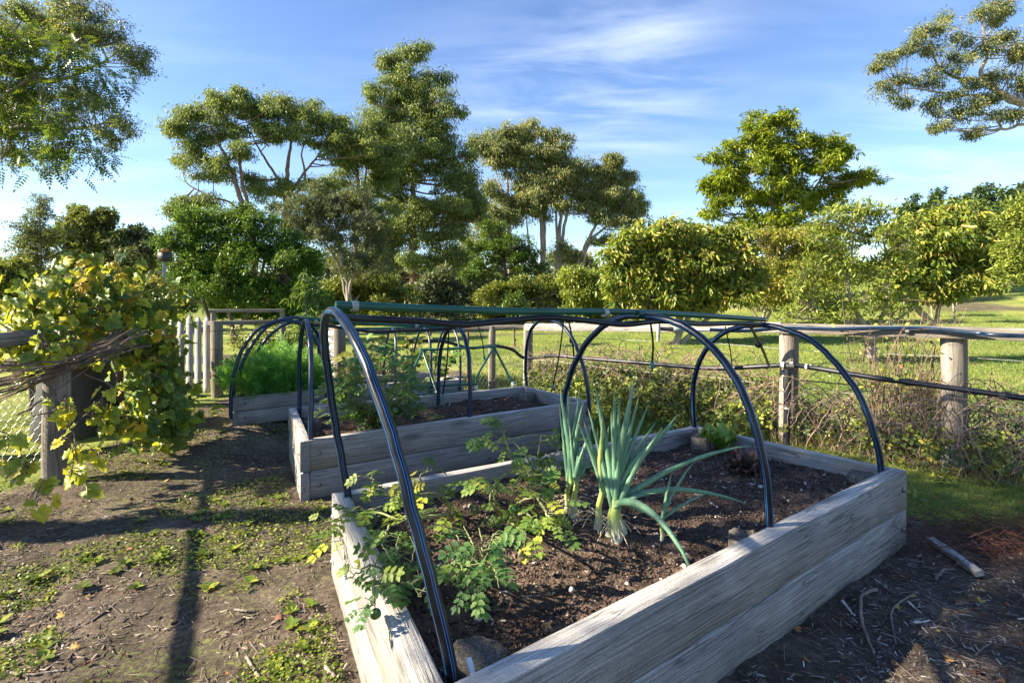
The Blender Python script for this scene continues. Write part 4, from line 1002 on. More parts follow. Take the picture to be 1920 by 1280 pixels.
# ------------------------------------------------------------------ trees
def bez(a, b, c, n=7):
    t = np.linspace(0, 1, n)[:, None]; return a * (1 - t) ** 2 + 2 * b * t * (1 - t) + c * t ** 2
def tree(name, label, cat, D, blobs, trunks, leaf, bark, n_clump=240, per=26, cs=.085, ll=.12, lw=.3, tmpl=T_LEAF, droop=.0, updir=.0,
         under=.35, shell=.5, tw=.03, group=None, twig=1.0, base=None, depthf=1.0, limb=.05, sub=9, tint_pow=1.0, wld=False, sat=3):
    """blobs: (px, py, rx, ry[, dz metres]) outline lumps at distance D; trunks: list of [(px, py, r_px), ...] from the ground up"""
    k = D / F_PX
    T0 = []
    for ti_, tk in enumerate(trunks):
        if wld: pts = [np.array(p[:3], float) for p in tk]; rad = [p[3] for p in tk]
        else: pts = [P(p[0], p[1], D + (p[3] if len(p) > 3 else 0)) for p in tk]; rad = [p[2] * k * .74 for p in tk]
        g = float(ground_z(pts[0][0], pts[0][1]))
        if pts[0][2] > g - .1 and (wld or ti_ == 0 or tk[0][1] > 575): pts.insert(0, np.array([pts[0][0], pts[0][1], g - .1])); rad.insert(0, rad[0] * 1.25)
        T0.append((np.array(pts), np.array(rad)))
    b0 = T0[0][0][0] if base is None else np.array(base)
    t = thing(name, label, cat, (b0[0], b0[1], float(ground_z(b0[0], b0[1]))), group)
    wood = MB(); crown = MB(); nodes = []
    for pts, rad in T0:
        sp = smooth_path(pts, max(12, 5 * len(pts))); rr = np.interp(np.linspace(0, 1, len(sp)), np.linspace(0, 1, len(rad)), rad)
        wob = rr[:, None] * .25 * rng.normal(size=(len(sp), 3)); wob[0] = 0
        wood.tube(sp + wob, rr, seg=10); nodes += [(p, r_) for p, r_ in zip(sp, rr)]
    if not wld:
        full = []
        for b in blobs:
            px, py, rx, ry = b[:4]; full.append((px, py, rx * .86, ry * .84) + tuple(b[4:]))
            for _ in range(sat):
                a_ = rng.random() * 6.283; f_ = .75 + .35 * rng.random(); q_ = .30 + .22 * rng.random()
                full.append((px + rx * f_ * math.cos(a_), py - ry * f_ * math.sin(a_) * (1.0 if math.sin(a_) > 0 else .8), rx * q_, ry * q_, rng.normal() * .45 * rx * k))
        blobs = full
    areas = np.array([b[3] * b[5] if wld else b[2] * b[3] for b in blobs], float); share = areas / areas.sum()
    NP = np.array([n[0] for n in nodes]); NR = np.array([n[1] for n in nodes])
    for b, s_ in zip(blobs, share):
        px, py, rx, ry = b[:4]; dz = b[4] if len(b) > 4 else rng.normal() * .25 * rx * k
        if wld: c = np.array(b[:3], float); R3 = np.array(b[3:6], float); rx = ry = 1.0
        else: c = P(px, py, D + dz); R3 = np.array([rx * k, (rx * .6 + ry * .4) * k * depthf, ry * k])
        n = max(3, int(n_clump * s_ + rng.random()))
        u = rdirs(n); low = (u[:, 2] < -under) & (rng.random(n) < .6); u[low, 2] *= -.6
        rr = (shell + (1 - shell) * rng.random(n) ** .6)[:, None] * (1 + .17 * rng.normal(size=(n, 1)))
        cc = c + u * rr * R3
        # limb from the nearest suitable trunk node
        dd = np.linalg.norm((NP - c) * [1, 1, .7], axis=1) + np.where(NP[:, 2] > c[2] - .1 * R3[2], 3.0 * R3[2] + np.abs(NP[:, 2] - c[2]), 0)
        i0 = int(np.argmin(dd)); a = NP[i0]; ra = min(NR[i0] * .75, limb * np.linalg.norm(c - a) + .01)
        cen = c - [0, 0, .25 * R3[2]]
        mid = a * .5 + cen * .5 + np.array([0, 0, -.10 * np.linalg.norm(cen - a)]) + rng.normal(size=3) * .06 * np.linalg.norm(cen - a)
        L1 = bez(a, mid, cen, 9); wood.tube(L1, np.linspace(ra, ra * .35, 9), seg=6, cap=False)
        m_ = min(n, sub); idx = rng.choice(n, m_, replace=False)
        for j_ in idx:
            q0 = L1[rng.integers(3, 9)]; e = cc[j_]
            q1 = (q0 + e) / 2 + np.array([0, 0, -.10]) * np.linalg.norm(e - q0) + rng.normal(size=3) * .05 * np.linalg.norm(e - q0)
            wood.tube(bez(q0, q1, e, 6), np.linspace(ra * .38, ra * .08, 6) * twig, seg=4, cap=False)
            near_ = np.argsort(np.linalg.norm(cc - e, axis=1))[1:5]
            wood.sticks(np.repeat(e[None] * .6 + q1[None] * .4, len(near_), 0), cc[near_], ra * .12 * twig, ra * .04 * twig)
        # leaves
        C = np.repeat(cc, per, 0); N = len(C)
        csz = cs * (np.abs(rng.normal(size=(n, 1))) * .6 + .65); cr_ = np.repeat(csz, per, 0)
        sc_ = (rx + ry) / 2 * k if cs < 1 else 1.0
        off = rdirs(N) * (rng.random((N, 1)) ** .5) * cr_ * (1.0 if wld else 360 * k) * np.array([1.15, 1.15, .8])
        pos = C + off
        d = rdirs(N); out_ = off / (np.linalg.norm(off, axis=1)[:, None] + 1e-6)
        d = d * .6 + out_ * .6; d[:, 2] += updir - droop
        nn = rdirs(N) * .7 + np.array([0, 0, 1.0])
        if droop > .5: nn = rdirs(N)
        fr = frames(d, nn); sl = ll * (.7 + .6 * rng.random(N))
        ti = np.clip(np.repeat(rng.random(n), per) * .45 + rng.random(N) * .55, 0, 1) ** tint_pow
        crown.scatter(*tmpl, pos, fr, np.stack([sl, sl * lw / .5 * .5 * 2 * .5, sl], 1), tint=ti)
    wood.build('trunk', M[bark], t, smooth=True)
    crown.build('crown', M[leaf], t)
    return t

G = 'trees beyond the garden fence'
# tall central gum
tree('tall_gum_tree', 'tallest gum tree with tiered drooping crown and reddish trunk', 'tree', 36,
     [(768, 108, 34, 34), (750, 150, 42, 38), (800, 165, 42, 40), (735, 190, 36, 36), (790, 215, 55, 45), (720, 230, 30, 34), (825, 250, 36, 40), (760, 270, 50, 45), (715, 285, 32, 34),
      (840, 300, 34, 38), (770, 330, 55, 42), (710, 340, 36, 34), (850, 350, 44, 38), (875, 330, 24, 44), (745, 380, 48, 40), (800, 400, 60, 36), (870, 395, 36, 44), (725, 425, 42, 36), (850, 440, 36, 30), (745, 455, 40, 30), (800, 450, 44, 30), (735, 495, 34, 26), (810, 490, 50, 26), (860, 490, 24, 26), (705, 255, 20, 24), (895, 375, 16, 30)],
     [[(773, 600, 10), (773, 500, 9), (776, 420, 8), (774, 340, 6), (772, 250, 4), (768, 170, 2.4), (768, 105, 1)]],
     'gum', 'bark_gum', n_clump=1296, per=95, cs=0.033, ll=0.211, lw=.26, droop=1.1, shell=0.158, under=.45, group=G, limb=.022)
# umbrella gums
tree('umbrella_gum_tree', 'spreading umbrella gum leaning left with bare fanning limbs', 'tree', 30,
     [(330, 245, 26, 20), (365, 222, 36, 26), (400, 200, 40, 24), (440, 196, 40, 24), (350, 272, 24, 12), (480, 215, 34, 26), (395, 255, 34, 16), (430, 238, 38, 20), (375, 300, 38, 16), (410, 320, 44, 16), (450, 290, 30, 16), (350, 385, 30, 14), (330, 405, 16, 14), (380, 375, 26, 10), (500, 250, 26, 22)],
     [[(475, 600, 8), (474, 500, 8), (462, 410, 7), (450, 370, 6), (430, 310, 4.5), (405, 260, 2.5), (390, 225, 1.2)], [(476, 590, 6), (476, 480, 6), (468, 400, 5), (452, 330, 4), (448, 270, 2.6), (438, 210, 1)], [(476, 580, 4), (478, 440, 4), (440, 386, 3), (390, 366, 2.2), (352, 345, 1.6), (344, 330, .8)]],
     'gum', 'bark_gum', n_clump=357, per=90, cs=0.033, ll=0.179, lw=.28, droop=.8, shell=0.185, under=.45, group=G, limb=.020, sub=14)
tree('umbrella_gum_tree', 'middle umbrella gum with a rounded flat crown over open forks', 'tree', 31,
     [(505, 208, 34, 22), (540, 200, 38, 22), (580, 215, 38, 26), (620, 235, 36, 26), (655, 255, 36, 24), (520, 245, 30, 20), (560, 250, 34, 18), (600, 268, 36, 18), (640, 290, 34, 18), (500, 360, 34, 18), (680, 280, 30, 22), (475, 345, 20, 14), (545, 350, 34, 14), (590, 345, 26, 14)],
     [[(537, 600, 7), (536, 480, 7), (535, 370, 6), (538, 320, 5), (545, 270, 3), (548, 225, 1.2)], [(537, 590, 5), (536, 420, 5), (530, 355, 4), (505, 310, 3), (480, 270, 2), (470, 240, 1)], [(538, 590, 5), (537, 400, 5), (560, 340, 3.5), (590, 300, 2.4), (622, 262, 1.2)], [(537, 590, 5), (545, 400, 4), (572, 335, 3), (566, 290, 2), (580, 240, 1)]],
     'gum', 'bark_gum', n_clump=345, per=90, cs=0.033, ll=0.179, lw=.28, droop=.8, shell=0.185, under=.45, group=G, limb=.020, sub=14)
tree('umbrella_gum_tree', 'right umbrella gum touching the tall gum with thin forked stems', 'tree', 33,
     [(660, 260, 34, 26), (695, 250, 30, 34), (690, 300, 30, 26), (650, 310, 32, 20), (720, 290, 26, 30), (640, 345, 26, 18), (700, 350, 34, 20), (610, 350, 26, 18), (730, 330, 22, 26), (655, 385, 28, 16), (715, 400, 24, 24)],
     [[(668, 600, 6), (668, 480, 6), (668, 390, 5), (672, 340, 3.6), (664, 290, 1.6)], [(669, 590, 4), (670, 420, 4), (695, 370, 2.8), (715, 330, 1.4)], [(668, 590, 4), (668, 400, 3.5), (684, 340, 2.4), (690, 280, 1.1)]],
     'gum', 'bark_gum', n_clump=247, per=90, cs=0.033, ll=0.190, lw=.28, droop=.9, shell=0.185, under=.45, group=G, limb=.020, sub=12)
# gum grove right of the tall one
grove = [
    ('leftmost slender gum of the pale stemmed grove', [(945, 255, 34, 28), (920, 285, 32, 26), (965, 270, 26, 30), (935, 310, 36, 22), (905, 275, 18, 22), (925, 370, 36, 28), (965, 385, 28, 26), (900, 400, 24, 30), (945, 420, 40, 24), (910, 440, 40, 26)],
     [[(958, 600, 5), (956, 470, 5), (953, 380, 4), (950, 320, 2.6), (944, 265, 1)], [(958, 500, 3), (955, 400, 2.6), (935, 340, 1.8), (925, 300, 1)]], 410),
    ('tallest rounded gum of the pale stemmed grove', [(1005, 250, 34, 24), (975, 300, 26, 30), (1000, 400, 30, 20), (1040, 262, 24, 22), (1000, 285, 34, 22), (1020, 300, 30, 20), (985, 330, 28, 22), (1015, 335, 32, 18), (1000, 365, 34, 18), (975, 350, 20, 20), (985, 395, 24, 16)],
     [[(1018, 600, 6), (1017, 500, 6), (1016, 430, 5.5), (1013, 360, 4), (1010, 300, 2.6), (1008, 255, 1)], [(1019, 560, 4.5), (1021, 460, 4), (1022, 380, 3), (1026, 310, 1.5)], [(1017, 520, 3), (994, 470, 2.4), (986, 400, 1.5)]], 400),
    ('broad gum of the grove with many upright pale stems', [(1045, 310, 38, 24), (1030, 340, 30, 30), (1065, 350, 34, 30), (1085, 315, 34, 24), (1115, 330, 30, 24), (1050, 345, 34, 22), (1095, 355, 30, 24), (1070, 385, 26, 20), (1050, 470, 24, 16), (1105, 390, 20, 26), (1035, 375, 20, 22), (1075, 480, 20, 14)],
     [[(1042, 600, 6), (1046, 500, 6), (1050, 420, 4.5), (1055, 350, 2.6), (1060, 310, 1)], [(1040, 590, 5), (1052, 480, 5), (1062, 400, 3.6), (1085, 340, 1.4)], [(1036, 590, 4.5), (1045, 490, 4), (1043, 400, 3), (1040, 330, 1.2)]], 420),
    ('rightmost gum of the grove leaning out to the right', [(1140, 325, 34, 28), (1165, 345, 30, 28), (1185, 370, 24, 26), (1150, 375, 34, 24), (1180, 400, 20, 20), (1125, 365, 26, 24), (1195, 385, 14, 20), (1120, 410, 22, 18), (1160, 420, 26, 16), (1130, 450, 16, 12)],
     [[(1068, 600, 6), (1075, 520, 6), (1098, 462, 5), (1120, 410, 3.2), (1135, 350, 1.2)], [(1080, 560, 4), (1100, 465, 4), (1130, 430, 3), (1165, 400, 1.8), (1185, 375, .9)]], 380)]
for lb, bl, tk, n in grove:
    tree('grove_gum_tree', lb, 'tree', 42, bl, tk, 'gum_grey', 'bark_pale', n_clump=int(n * 1.0), per=90, cs=0.029, ll=0.211, lw=.28, droop=1.1, shell=0.185, under=.45, group='gums of the pale stemmed grove', limb=.018, sub=12)
# silver olive-like tree
tree('olive_tree', 'round grey green tree with dense crown right of the dark shrub', 'tree', 22,
     [(560, 390, 44, 36), (600, 385, 46, 40), (650, 400, 50, 42), (690, 430, 44, 44), (600, 440, 40, 36), (710, 480, 32, 40), (640, 460, 46, 40), (670, 510, 46, 34), (555, 430, 30, 30), (620, 400, 60, 40)],
     [[(655, 620, 7), (652, 560, 6), (645, 500, 5), (630, 440, 3)], [(655, 600, 5), (660, 520, 4), (690, 470, 3), (700, 430, 1.5)], [(655, 590, 4), (635, 500, 3), (600, 440, 2)]],
     'olive', 'bark_grey', n_clump=1050, per=56, cs=.019, ll=.10, lw=.34, shell=0.360, under=.45, group=G, limb=.025)
# dense dark tree on the left
tree('dense_shrub_tree', 'big dense dark green domed tree behind the gate', 'tree', 15,
     [(360, 440, 46, 36), (400, 425, 50, 34), (450, 430, 56, 36), (500, 450, 52, 36), (550, 480, 40, 40), (340, 480, 40, 40), (400, 480, 60, 44), (470, 490, 64, 46), (570, 520, 30, 36), (340, 530, 36, 34), (410, 540, 60, 36), (480, 545, 60, 34), (540, 555, 44, 28), (590, 510, 14, 34)],
     [[(440, 700, 6), (435, 620, 6), (425, 560, 5), (415, 480, 3)], [(470, 700, 6), (440, 640, 5), (480, 560, 4), (495, 490, 2.5)], [(420, 690, 6), (400, 620, 5), (375, 540, 4), (370, 470, 2)]],
     'dense', 'bark_dark', n_clump=1350, per=54, cs=.023, ll=.085, lw=.45, shell=0.480, under=.4, group=G, limb=.02, sub=7)
tree('dark_tree', 'dark green leafy tree below the gum grove', 'tree', 26,
     [(930, 450, 44, 26), (975, 470, 36, 24), (905, 475, 34, 30), (950, 495, 52, 32), (995, 505, 26, 26), (900, 525, 34, 30), (960, 540, 50, 28), (1005, 540, 22, 26)],
     [[(950, 610, 6), (950, 550, 5), (945, 490, 3)]], 'dark_tree', 'bark_dark', n_clump=432, per=55, cs=0.023, ll=0.120, lw=.5, shell=0.400, under=.45, group=G)
tree('pecan_tree', 'tall bright yellow green tree with feathery sprays against the sky', 'tree', 26,
     [(1420, 240, 30, 24), (1470, 235, 30, 22), (1400, 275, 34, 26), (1450, 275, 44, 30), (1510, 270, 40, 26), (1350, 295, 26, 18), (1560, 275, 26, 22), (1400, 320, 44, 28), (1470, 325, 52, 32), (1540, 320, 44, 30), (1350, 355, 30, 22), (1600, 335, 34, 18), (1635, 338, 22, 12), (1400, 370, 56, 30), (1480, 380, 60, 34), (1550, 375, 44, 30), (1340, 385, 24, 22), (1420, 415, 60, 24), (1500, 425, 56, 22), (1370, 345, 26, 20), (1590, 290, 18, 14), (1330, 350, 14, 12)],
     [[(1452, 600, 9), (1452, 500, 8), (1450, 430, 7), (1448, 370, 5), (1450, 300, 3), (1455, 250, 1.4)], [(1452, 520, 6), (1480, 420, 5), (1530, 350, 3), (1560, 300, 1.3)], [(1450, 500, 5), (1410, 400, 4), (1370, 330, 2), (1355, 300, 1)]],
     'pecan', 'bark_grey', n_clump=800, per=44, cs=.018, ll=.24, lw=.26, droop=.35, shell=.35, under=.45, group=G, limb=.02, sub=8)
for (lb, D, bl, tk, ncl) in (
    ('nearest persimmon tree with a round glossy crown of drooping leaves', 12.5,
     [(1200, 450, 36, 34), (1250, 435, 44, 26), (1310, 438, 46, 28), (1365, 460, 40, 32), (1180, 490, 36, 34), (1240, 485, 50, 40), (1310, 490, 56, 42), (1375, 505, 38, 40), (1175, 530, 34, 24), (1235, 535, 48, 28), (1300, 545, 50, 28), (1370, 545, 36, 24), (1390, 480, 20, 30), (1160, 510, 20, 40), (1180, 570, 30, 14), (1240, 575, 40, 14), (1330, 568, 40, 14), (1405, 520, 18, 26)],
     [[(1268, 640, 8), (1272, 600, 8), (1262, 560, 6), (1240, 510, 4)], [(1272, 630, 7), (1300, 580, 6), (1330, 520, 4)], [(1280, 640, 6), (1340, 585, 5), (1370, 540, 3)]], 900),
    ('persimmon tree with a leaning trunk right of the apple tree', 13.5,
     [(1740, 425, 40, 26), (1790, 415, 40, 26), (1835, 440, 36, 34), (1720, 470, 44, 36), (1780, 470, 54, 38), (1840, 490, 36, 34), (1720, 515, 44, 30), (1780, 520, 50, 28), (1830, 525, 30, 20), (1690, 500, 26, 26), (1700, 548, 40, 14), (1760, 548, 40, 12), (1860, 470, 22, 30)],
     [[(1760, 660, 10), (1745, 610, 9), (1715, 565, 7), (1725, 510, 4)], [(1750, 620, 6), (1765, 560, 4), (1790, 500, 2.5)]], 780)):
    tree('persimmon_tree', lb, 'tree', D, bl, tk, 'persimmon', 'bark_grey', n_clump=ncl, per=30, cs=.034, ll=.145, lw=.46, tmpl=T_BROAD, droop=.75, shell=.6, under=.35, group='persimmon trees', limb=.02, sub=6, sat=7)
tree('autumn_tree', 'rusty yellow small tree between the persimmon and the apple tree', 'tree', 17,
     [(1440, 465, 36, 26), (1490, 455, 40, 24), (1540, 470, 34, 26), (1450, 500, 44, 26), (1510, 500, 46, 28), (1430, 530, 30, 24), (1480, 540, 40, 24), (1545, 525, 30, 28), (1550, 470, 30, 20), (1420, 560, 30, 12), (1470, 570, 36, 12), (1540, 565, 30, 14), (1500, 435, 40, 12), (1440, 440, 30, 12)],
     [[(1428, 640, 5), (1432, 600, 5), (1440, 560, 3), (1450, 500, 2)], [(1430, 610, 4), (1455, 570, 3), (1480, 520, 2)], [(1430, 610, 3), (1410, 580, 2.5), (1400, 560, 1.5)]],
     'autumn', 'bark_pale', n_clump=620, per=36, cs=.026, ll=.11, lw=.36, droop=.5, shell=.5, under=.45, group=G)
tree('apple_tree', 'straggly pale leaved apple tree with upright shoots above the fence', 'tree', 9.6,
     [(1600, 400, 34, 26), (1650, 400, 30, 24), (1560, 440, 36, 34), (1620, 450, 44, 34), (1680, 440, 26, 30), (1530, 500, 28, 30), (1580, 510, 34, 28), (1640, 510, 44, 36), (1690, 490, 26, 30), (1520, 560, 34, 24), (1580, 580, 46, 22), (1650, 575, 36, 26), (1500, 530, 20, 20), (1560, 600, 36, 14), (1480, 590, 24, 14), (1700, 560, 20, 24)],
     [[(1634, 705, 12), (1632, 660, 11), (1628, 630, 9), (1610, 590, 6), (1590, 540, 4), (1600, 450, 2)], [(1632, 650, 9), (1600, 610, 5), (1550, 590, 4), (1520, 570, 2)], [(1630, 645, 8), (1655, 590, 5), (1668, 520, 3.5), (1650, 420, 1.5)], [(1640, 640, 6), (1680, 600, 4), (1720, 575, 2)]],
     'apple', 'bark_grey', n_clump=620, per=11, cs=.032, ll=.095, lw=.42, tmpl=T_BROAD, updir=.25, shell=.2, under=.6, limb=.016, sub=9, twig=1.5)
# upright leafy shoots on the apple tree's top
sh = tree('pear_tree', 'pale green orchard tree cut off by the right edge', 'tree', 10.5,
     [(1900, 420, 30, 30), (1935, 440, 36, 40), (1895, 470, 26, 28), (1930, 500, 40, 30), (1895, 525, 22, 22), (1960, 420, 40, 40)],
     [[(1945, 640, 8), (1942, 560, 6), (1930, 480, 4), (1925, 420, 2)]], 'apple', 'bark_grey', n_clump=420, per=15, cs=.034, ll=.11, lw=.40, tmpl=T_BROAD, updir=.2, shell=.4, under=.4, limb=.02)
for k, (px, py, D, w) in enumerate(((1715, 385, 95, 26), (1755, 372, 92, 26), (1800, 378, 98, 34), (1848, 362, 95, 34), (1890, 368, 90, 30), (1925, 352, 88, 26), (1700, 400, 100, 24))):
    lb = ['small pine left of the far row', 'second pine from the left in the far row', 'middle pine of the far row', 'broad topped pine of the far row', 'second pine from the right in the far row', 'highest pine at the right end of the far row', 'lowest pine at the left end of the far row'][k]
    tree('pine_tree', lb, 'tree', D, [(px, py, w * .6, 14), (px - w * .3, py + 22, w * .6, 18), (px + w * .4, py + 26, w * .6, 18), (px, py + 50, w, 26), (px + 6, py + 85, w, 24)], [[(px, 520, 3), (px, py + 10, 1.2)]],
         'pine', 'bark_dark', n_clump=130, per=24, cs=.012, ll=.75, lw=.4, shell=.4, under=.45, group='far row of pines', sub=3, limb=.01)
# top right gum, branches reaching into frame
tree('overhanging_gum_tree', 'sparse gum with pale limbs reaching in at the upper right', 'tree', 17,
     [(1850, 25, 34, 22), (1880, 15, 24, 16), (1760, 50, 20, 18), (1720, 62, 18, 14), (1700, 95, 18, 18), (1665, 110, 12, 12), (1650, 125, 10, 8), (1795, 75, 22, 14), (1740, 90, 22, 12), (1850, 90, 26, 16), (1890, 70, 18, 10), (1655, 170, 18, 12), (1690, 190, 14, 12), (1700, 150, 16, 10), (1745, 155, 18, 10), (1770, 130, 22, 10), (1800, 110, 26, 12), (1780, 180, 26, 12), (1750, 205, 14, 14), (1830, 160, 26, 14), (1870, 140, 22, 14), (1830, 200, 26, 16), (1870, 180, 22, 12), (1905, 100, 16, 24), (1910, 160, 20, 14), (1800, 220, 16, 12), (1760, 235, 14, 12), (1825, 248, 12, 9), (1880, 215, 18, 12), (1908, 210, 14, 10), (1935, 90, 30, 40), (1950, 170, 30, 30)],
     [[(2130, 620, 20), (2100, 400, 17), (2040, 270, 14), (1980, 210, 11), (1905, 190, 8), (1860, 165, 6.5), (1838, 140, 5), (1850, 110, 3.5), (1846, 70, 2.4), (1838, 20, 1.2)],
      [(1862, 167, 5), (1835, 150, 4.5), (1790, 145, 3.6), (1757, 120, 2.6), (1748, 85, 1.8), (1745, 65, .8)], [(1930, 200, 5), (1860, 182, 3.6), (1790, 178, 2.8), (1730, 168, 2), (1690, 165, 1)],
      [(1990, 240, 6), (1925, 232, 4), (1882, 243, 3), (1870, 225, 2.2), (1830, 205, 1.4)], [(1846, 70, 2), (1865, 50, 1.6), (1900, 18, .8)]],
     'gum_fine', 'bark_pale', n_clump=368, per=60, cs=0.031, ll=0.100, lw=.26, droop=.7, shell=0.132, under=.4, limb=.012, sub=6, base=(P(2130, 0, 17)[0], 17, 0))
# top left gum far behind the pinnate tree
tree('overhanging_gum_tree', 'big gum with grey green foliage filling the upper left corner', 'tree', 17,
     [(120, 15, 50, 26), (170, 40, 40, 30), (215, 75, 34, 26), (245, 105, 28, 26), (268, 130, 18, 20), (90, 50, 40, 30), (140, 80, 34, 20), (30, 20, 44, 30), (60, 80, 40, 30), (150, 180, 30, 16), (190, 195, 28, 18), (215, 220, 24, 18), (240, 240, 14, 14), (20, 130, 40, 30), (190, 250, 14, 8), (215, 270, 14, 9), (60, 190, 40, 24), (90, 240, 34, 22), (80, 285, 30, 14), (20, 230, 40, 30), (-40, 60, 60, 60), (-60, 180, 60, 60), (25, 290, 30, 20), (120, 215, 24, 14)],
     [[(-330, 640, 26), (-300, 400, 22), (-200, 250, 16), (-60, 190, 10), (50, 155, 6), (120, 148, 4), (170, 128, 2.6), (220, 100, 1.2)], [(-60, 190, 8), (60, 180, 5), (120, 182, 3.5), (180, 175, 1.5)], [(-150, 230, 10), (-20, 240, 6), (110, 245, 3.5), (180, 235, 2.5), (215, 222, 1.2)], [(-200, 250, 12), (-100, 80, 8), (20, 60, 5), (90, 60, 3), (120, 40, 1.4)]],
     'gum_fine', 'bark_pale', n_clump=1000, per=50, cs=0.036, ll=0.100, lw=.28, droop=.6, shell=0.158, under=.4, limb=.014, sub=6, base=(P(-330, 0, 17)[0], 17, 0))
# near pinnate tree, left
tree('pinnate_tree', 'near tree with feathery pinnate leaves hanging in at the left edge', 'tree', 7.5,
     [(20, 150, 50, 40), (60, 120, 50, 30), (110, 90, 40, 26), (140, 80, 34, 22), (30, 200, 54, 40), (90, 160, 50, 30), (150, 150, 40, 22), (60, 250, 60, 34), (120, 210, 44, 28), (20, 280, 44, 30), (130, 265, 34, 22), (175, 290, 18, 14), (185, 150, 20, 14), (10, 90, 40, 40), (-60, 200, 70, 90), (30, 50, 40, 30), (-40, 80, 60, 60), (100, 300, 10, 8)],
     [[(-420, 640, 30), (-380, 420, 26), (-260, 300, 20), (-100, 240, 12), (10, 180, 7), (80, 130, 4), (130, 90, 1.5)], [(-100, 240, 9), (20, 240, 5), (90, 230, 3), (150, 260, 1.2)], [(-260, 300, 12), (-100, 120, 8), (0, 80, 4), (40, 40, 2)]],
     'pinnate', 'bark_grey', n_clump=250, per=5, cs=.07, ll=.24, lw=1.0, tmpl=T_PINN, droop=.25, shell=.1, under=.8, limb=.012, sub=5, base=(P(-420, 0, 7.5)[0], 7.5, 0))
# left middle distance
tree('wispy_conifer', 'thin grey conifer with open drooping sprays at the far left', 'tree', 20,
     [(75, 378, 14, 12), (78, 400, 24, 14), (60, 425, 34, 14), (90, 440, 34, 16), (50, 460, 44, 18), (90, 480, 44, 20), (30, 490, 40, 16), (70, 510, 44, 18)],
     [[(78, 640, 4), (76, 500, 3), (74, 370, 1)]], 'wispy', 'bark_grey', n_clump=380, per=22, cs=.022, ll=.16, lw=.14, droop=.2, shell=.1, under=.8, group=G, twig=1.4)
for lb, D, bl, lf_ in (('bushy olive green tree behind the wispy conifer', 24, [(140, 415, 34, 22), (180, 420, 34, 24), (120, 450, 30, 24), (165, 455, 44, 28), (205, 450, 24, 24), (150, 490, 50, 26)], 'wispy'),
                      ('low dusky tree left of the dense domed tree', 24, [(235, 455, 28, 16), (265, 450, 26, 20), (220, 480, 34, 20), (280, 475, 28, 24), (255, 500, 40, 26), (300, 480, 16, 24)], 'olive'),
                      ('bright leafed bush in the shade at the left edge', 14, [(15, 520, 34, 24), (40, 545, 34, 24), (5, 560, 40, 30), (-30, 530, 40, 40)], 'shrub'),
                      ('yellow green understorey bush left of the reddish trunk', 24, [(640, 540, 40, 24), (690, 550, 40, 20), (735, 555, 34, 18), (620, 560, 30, 18), (700, 520, 30, 18), (640, 585, 44, 20), (700, 590, 44, 18), (750, 585, 30, 20)], 'shrub'),
                      ('dull green understorey bush right of the reddish trunk', 26, [(800, 550, 34, 24), (845, 545, 30, 22), (870, 560, 24, 18), (825, 525, 24, 16), (800, 580, 34, 20), (850, 585, 34, 18)], 'olive'),
                      ('tawny autumn bush behind the green pipe', 20, [(930, 550, 34, 18), (970, 540, 34, 22), (1010, 545, 30, 22), (1050, 540, 26, 26), (1030, 560, 40, 16), (920, 585, 34, 18), (970, 590, 40, 16), (1030, 590, 40, 16)], 'shrub'),
                      ('thin leafed bush left of the persimmon', 18, [(1085, 520, 26, 20), (1110, 545, 30, 24), (1085, 555, 30, 20), (1130, 520, 20, 22), (1090, 590, 34, 16), (1140, 580, 26, 18)], 'apple'),
                      ('low undergrowth behind the side fence left of the sapling', 16, [(415, 575, 34, 26), (470, 582, 40, 22), (530, 580, 40, 24), (590, 575, 36, 28), (640, 590, 30, 18)], 'dense'),
                      ('shadowy undergrowth below the olive green trees at left', 20, [(200, 545, 60, 34), (280, 560, 50, 30), (120, 560, 50, 30), (330, 575, 40, 24)], 'shrub'),
                      ('mixed undergrowth between the olive tree and the reddish trunk', 40, [(700, 480, 36, 30), (720, 530, 40, 34), (660, 570, 44, 28), (760, 575, 40, 24), (850, 500, 34, 34), (890, 560, 30, 34)], 'olive'),
                      ('hazy hedge behind the autumn tree', 30, [(1400, 560, 40, 18), (1460, 565, 44, 16), (1540, 555, 40, 20), (1600, 550, 40, 20), (1350, 560, 30, 20), (1180, 575, 30, 16), (1250, 580, 40, 14), (1320, 580, 40, 14), (1640, 570, 40, 16)], 'shrub')):
    cx = bl[0][0]
    tree('bush', lb, 'bush', D, bl, [[(cx, 610, 2.5), (cx + 5, bl[0][1] + 20, 1.5)]], lf_, 'bark_grey', n_clump=420, per=36, cs=.021, ll=.0075 * D, lw=.42, shell=.35, under=.5, group='bushes between the trees')
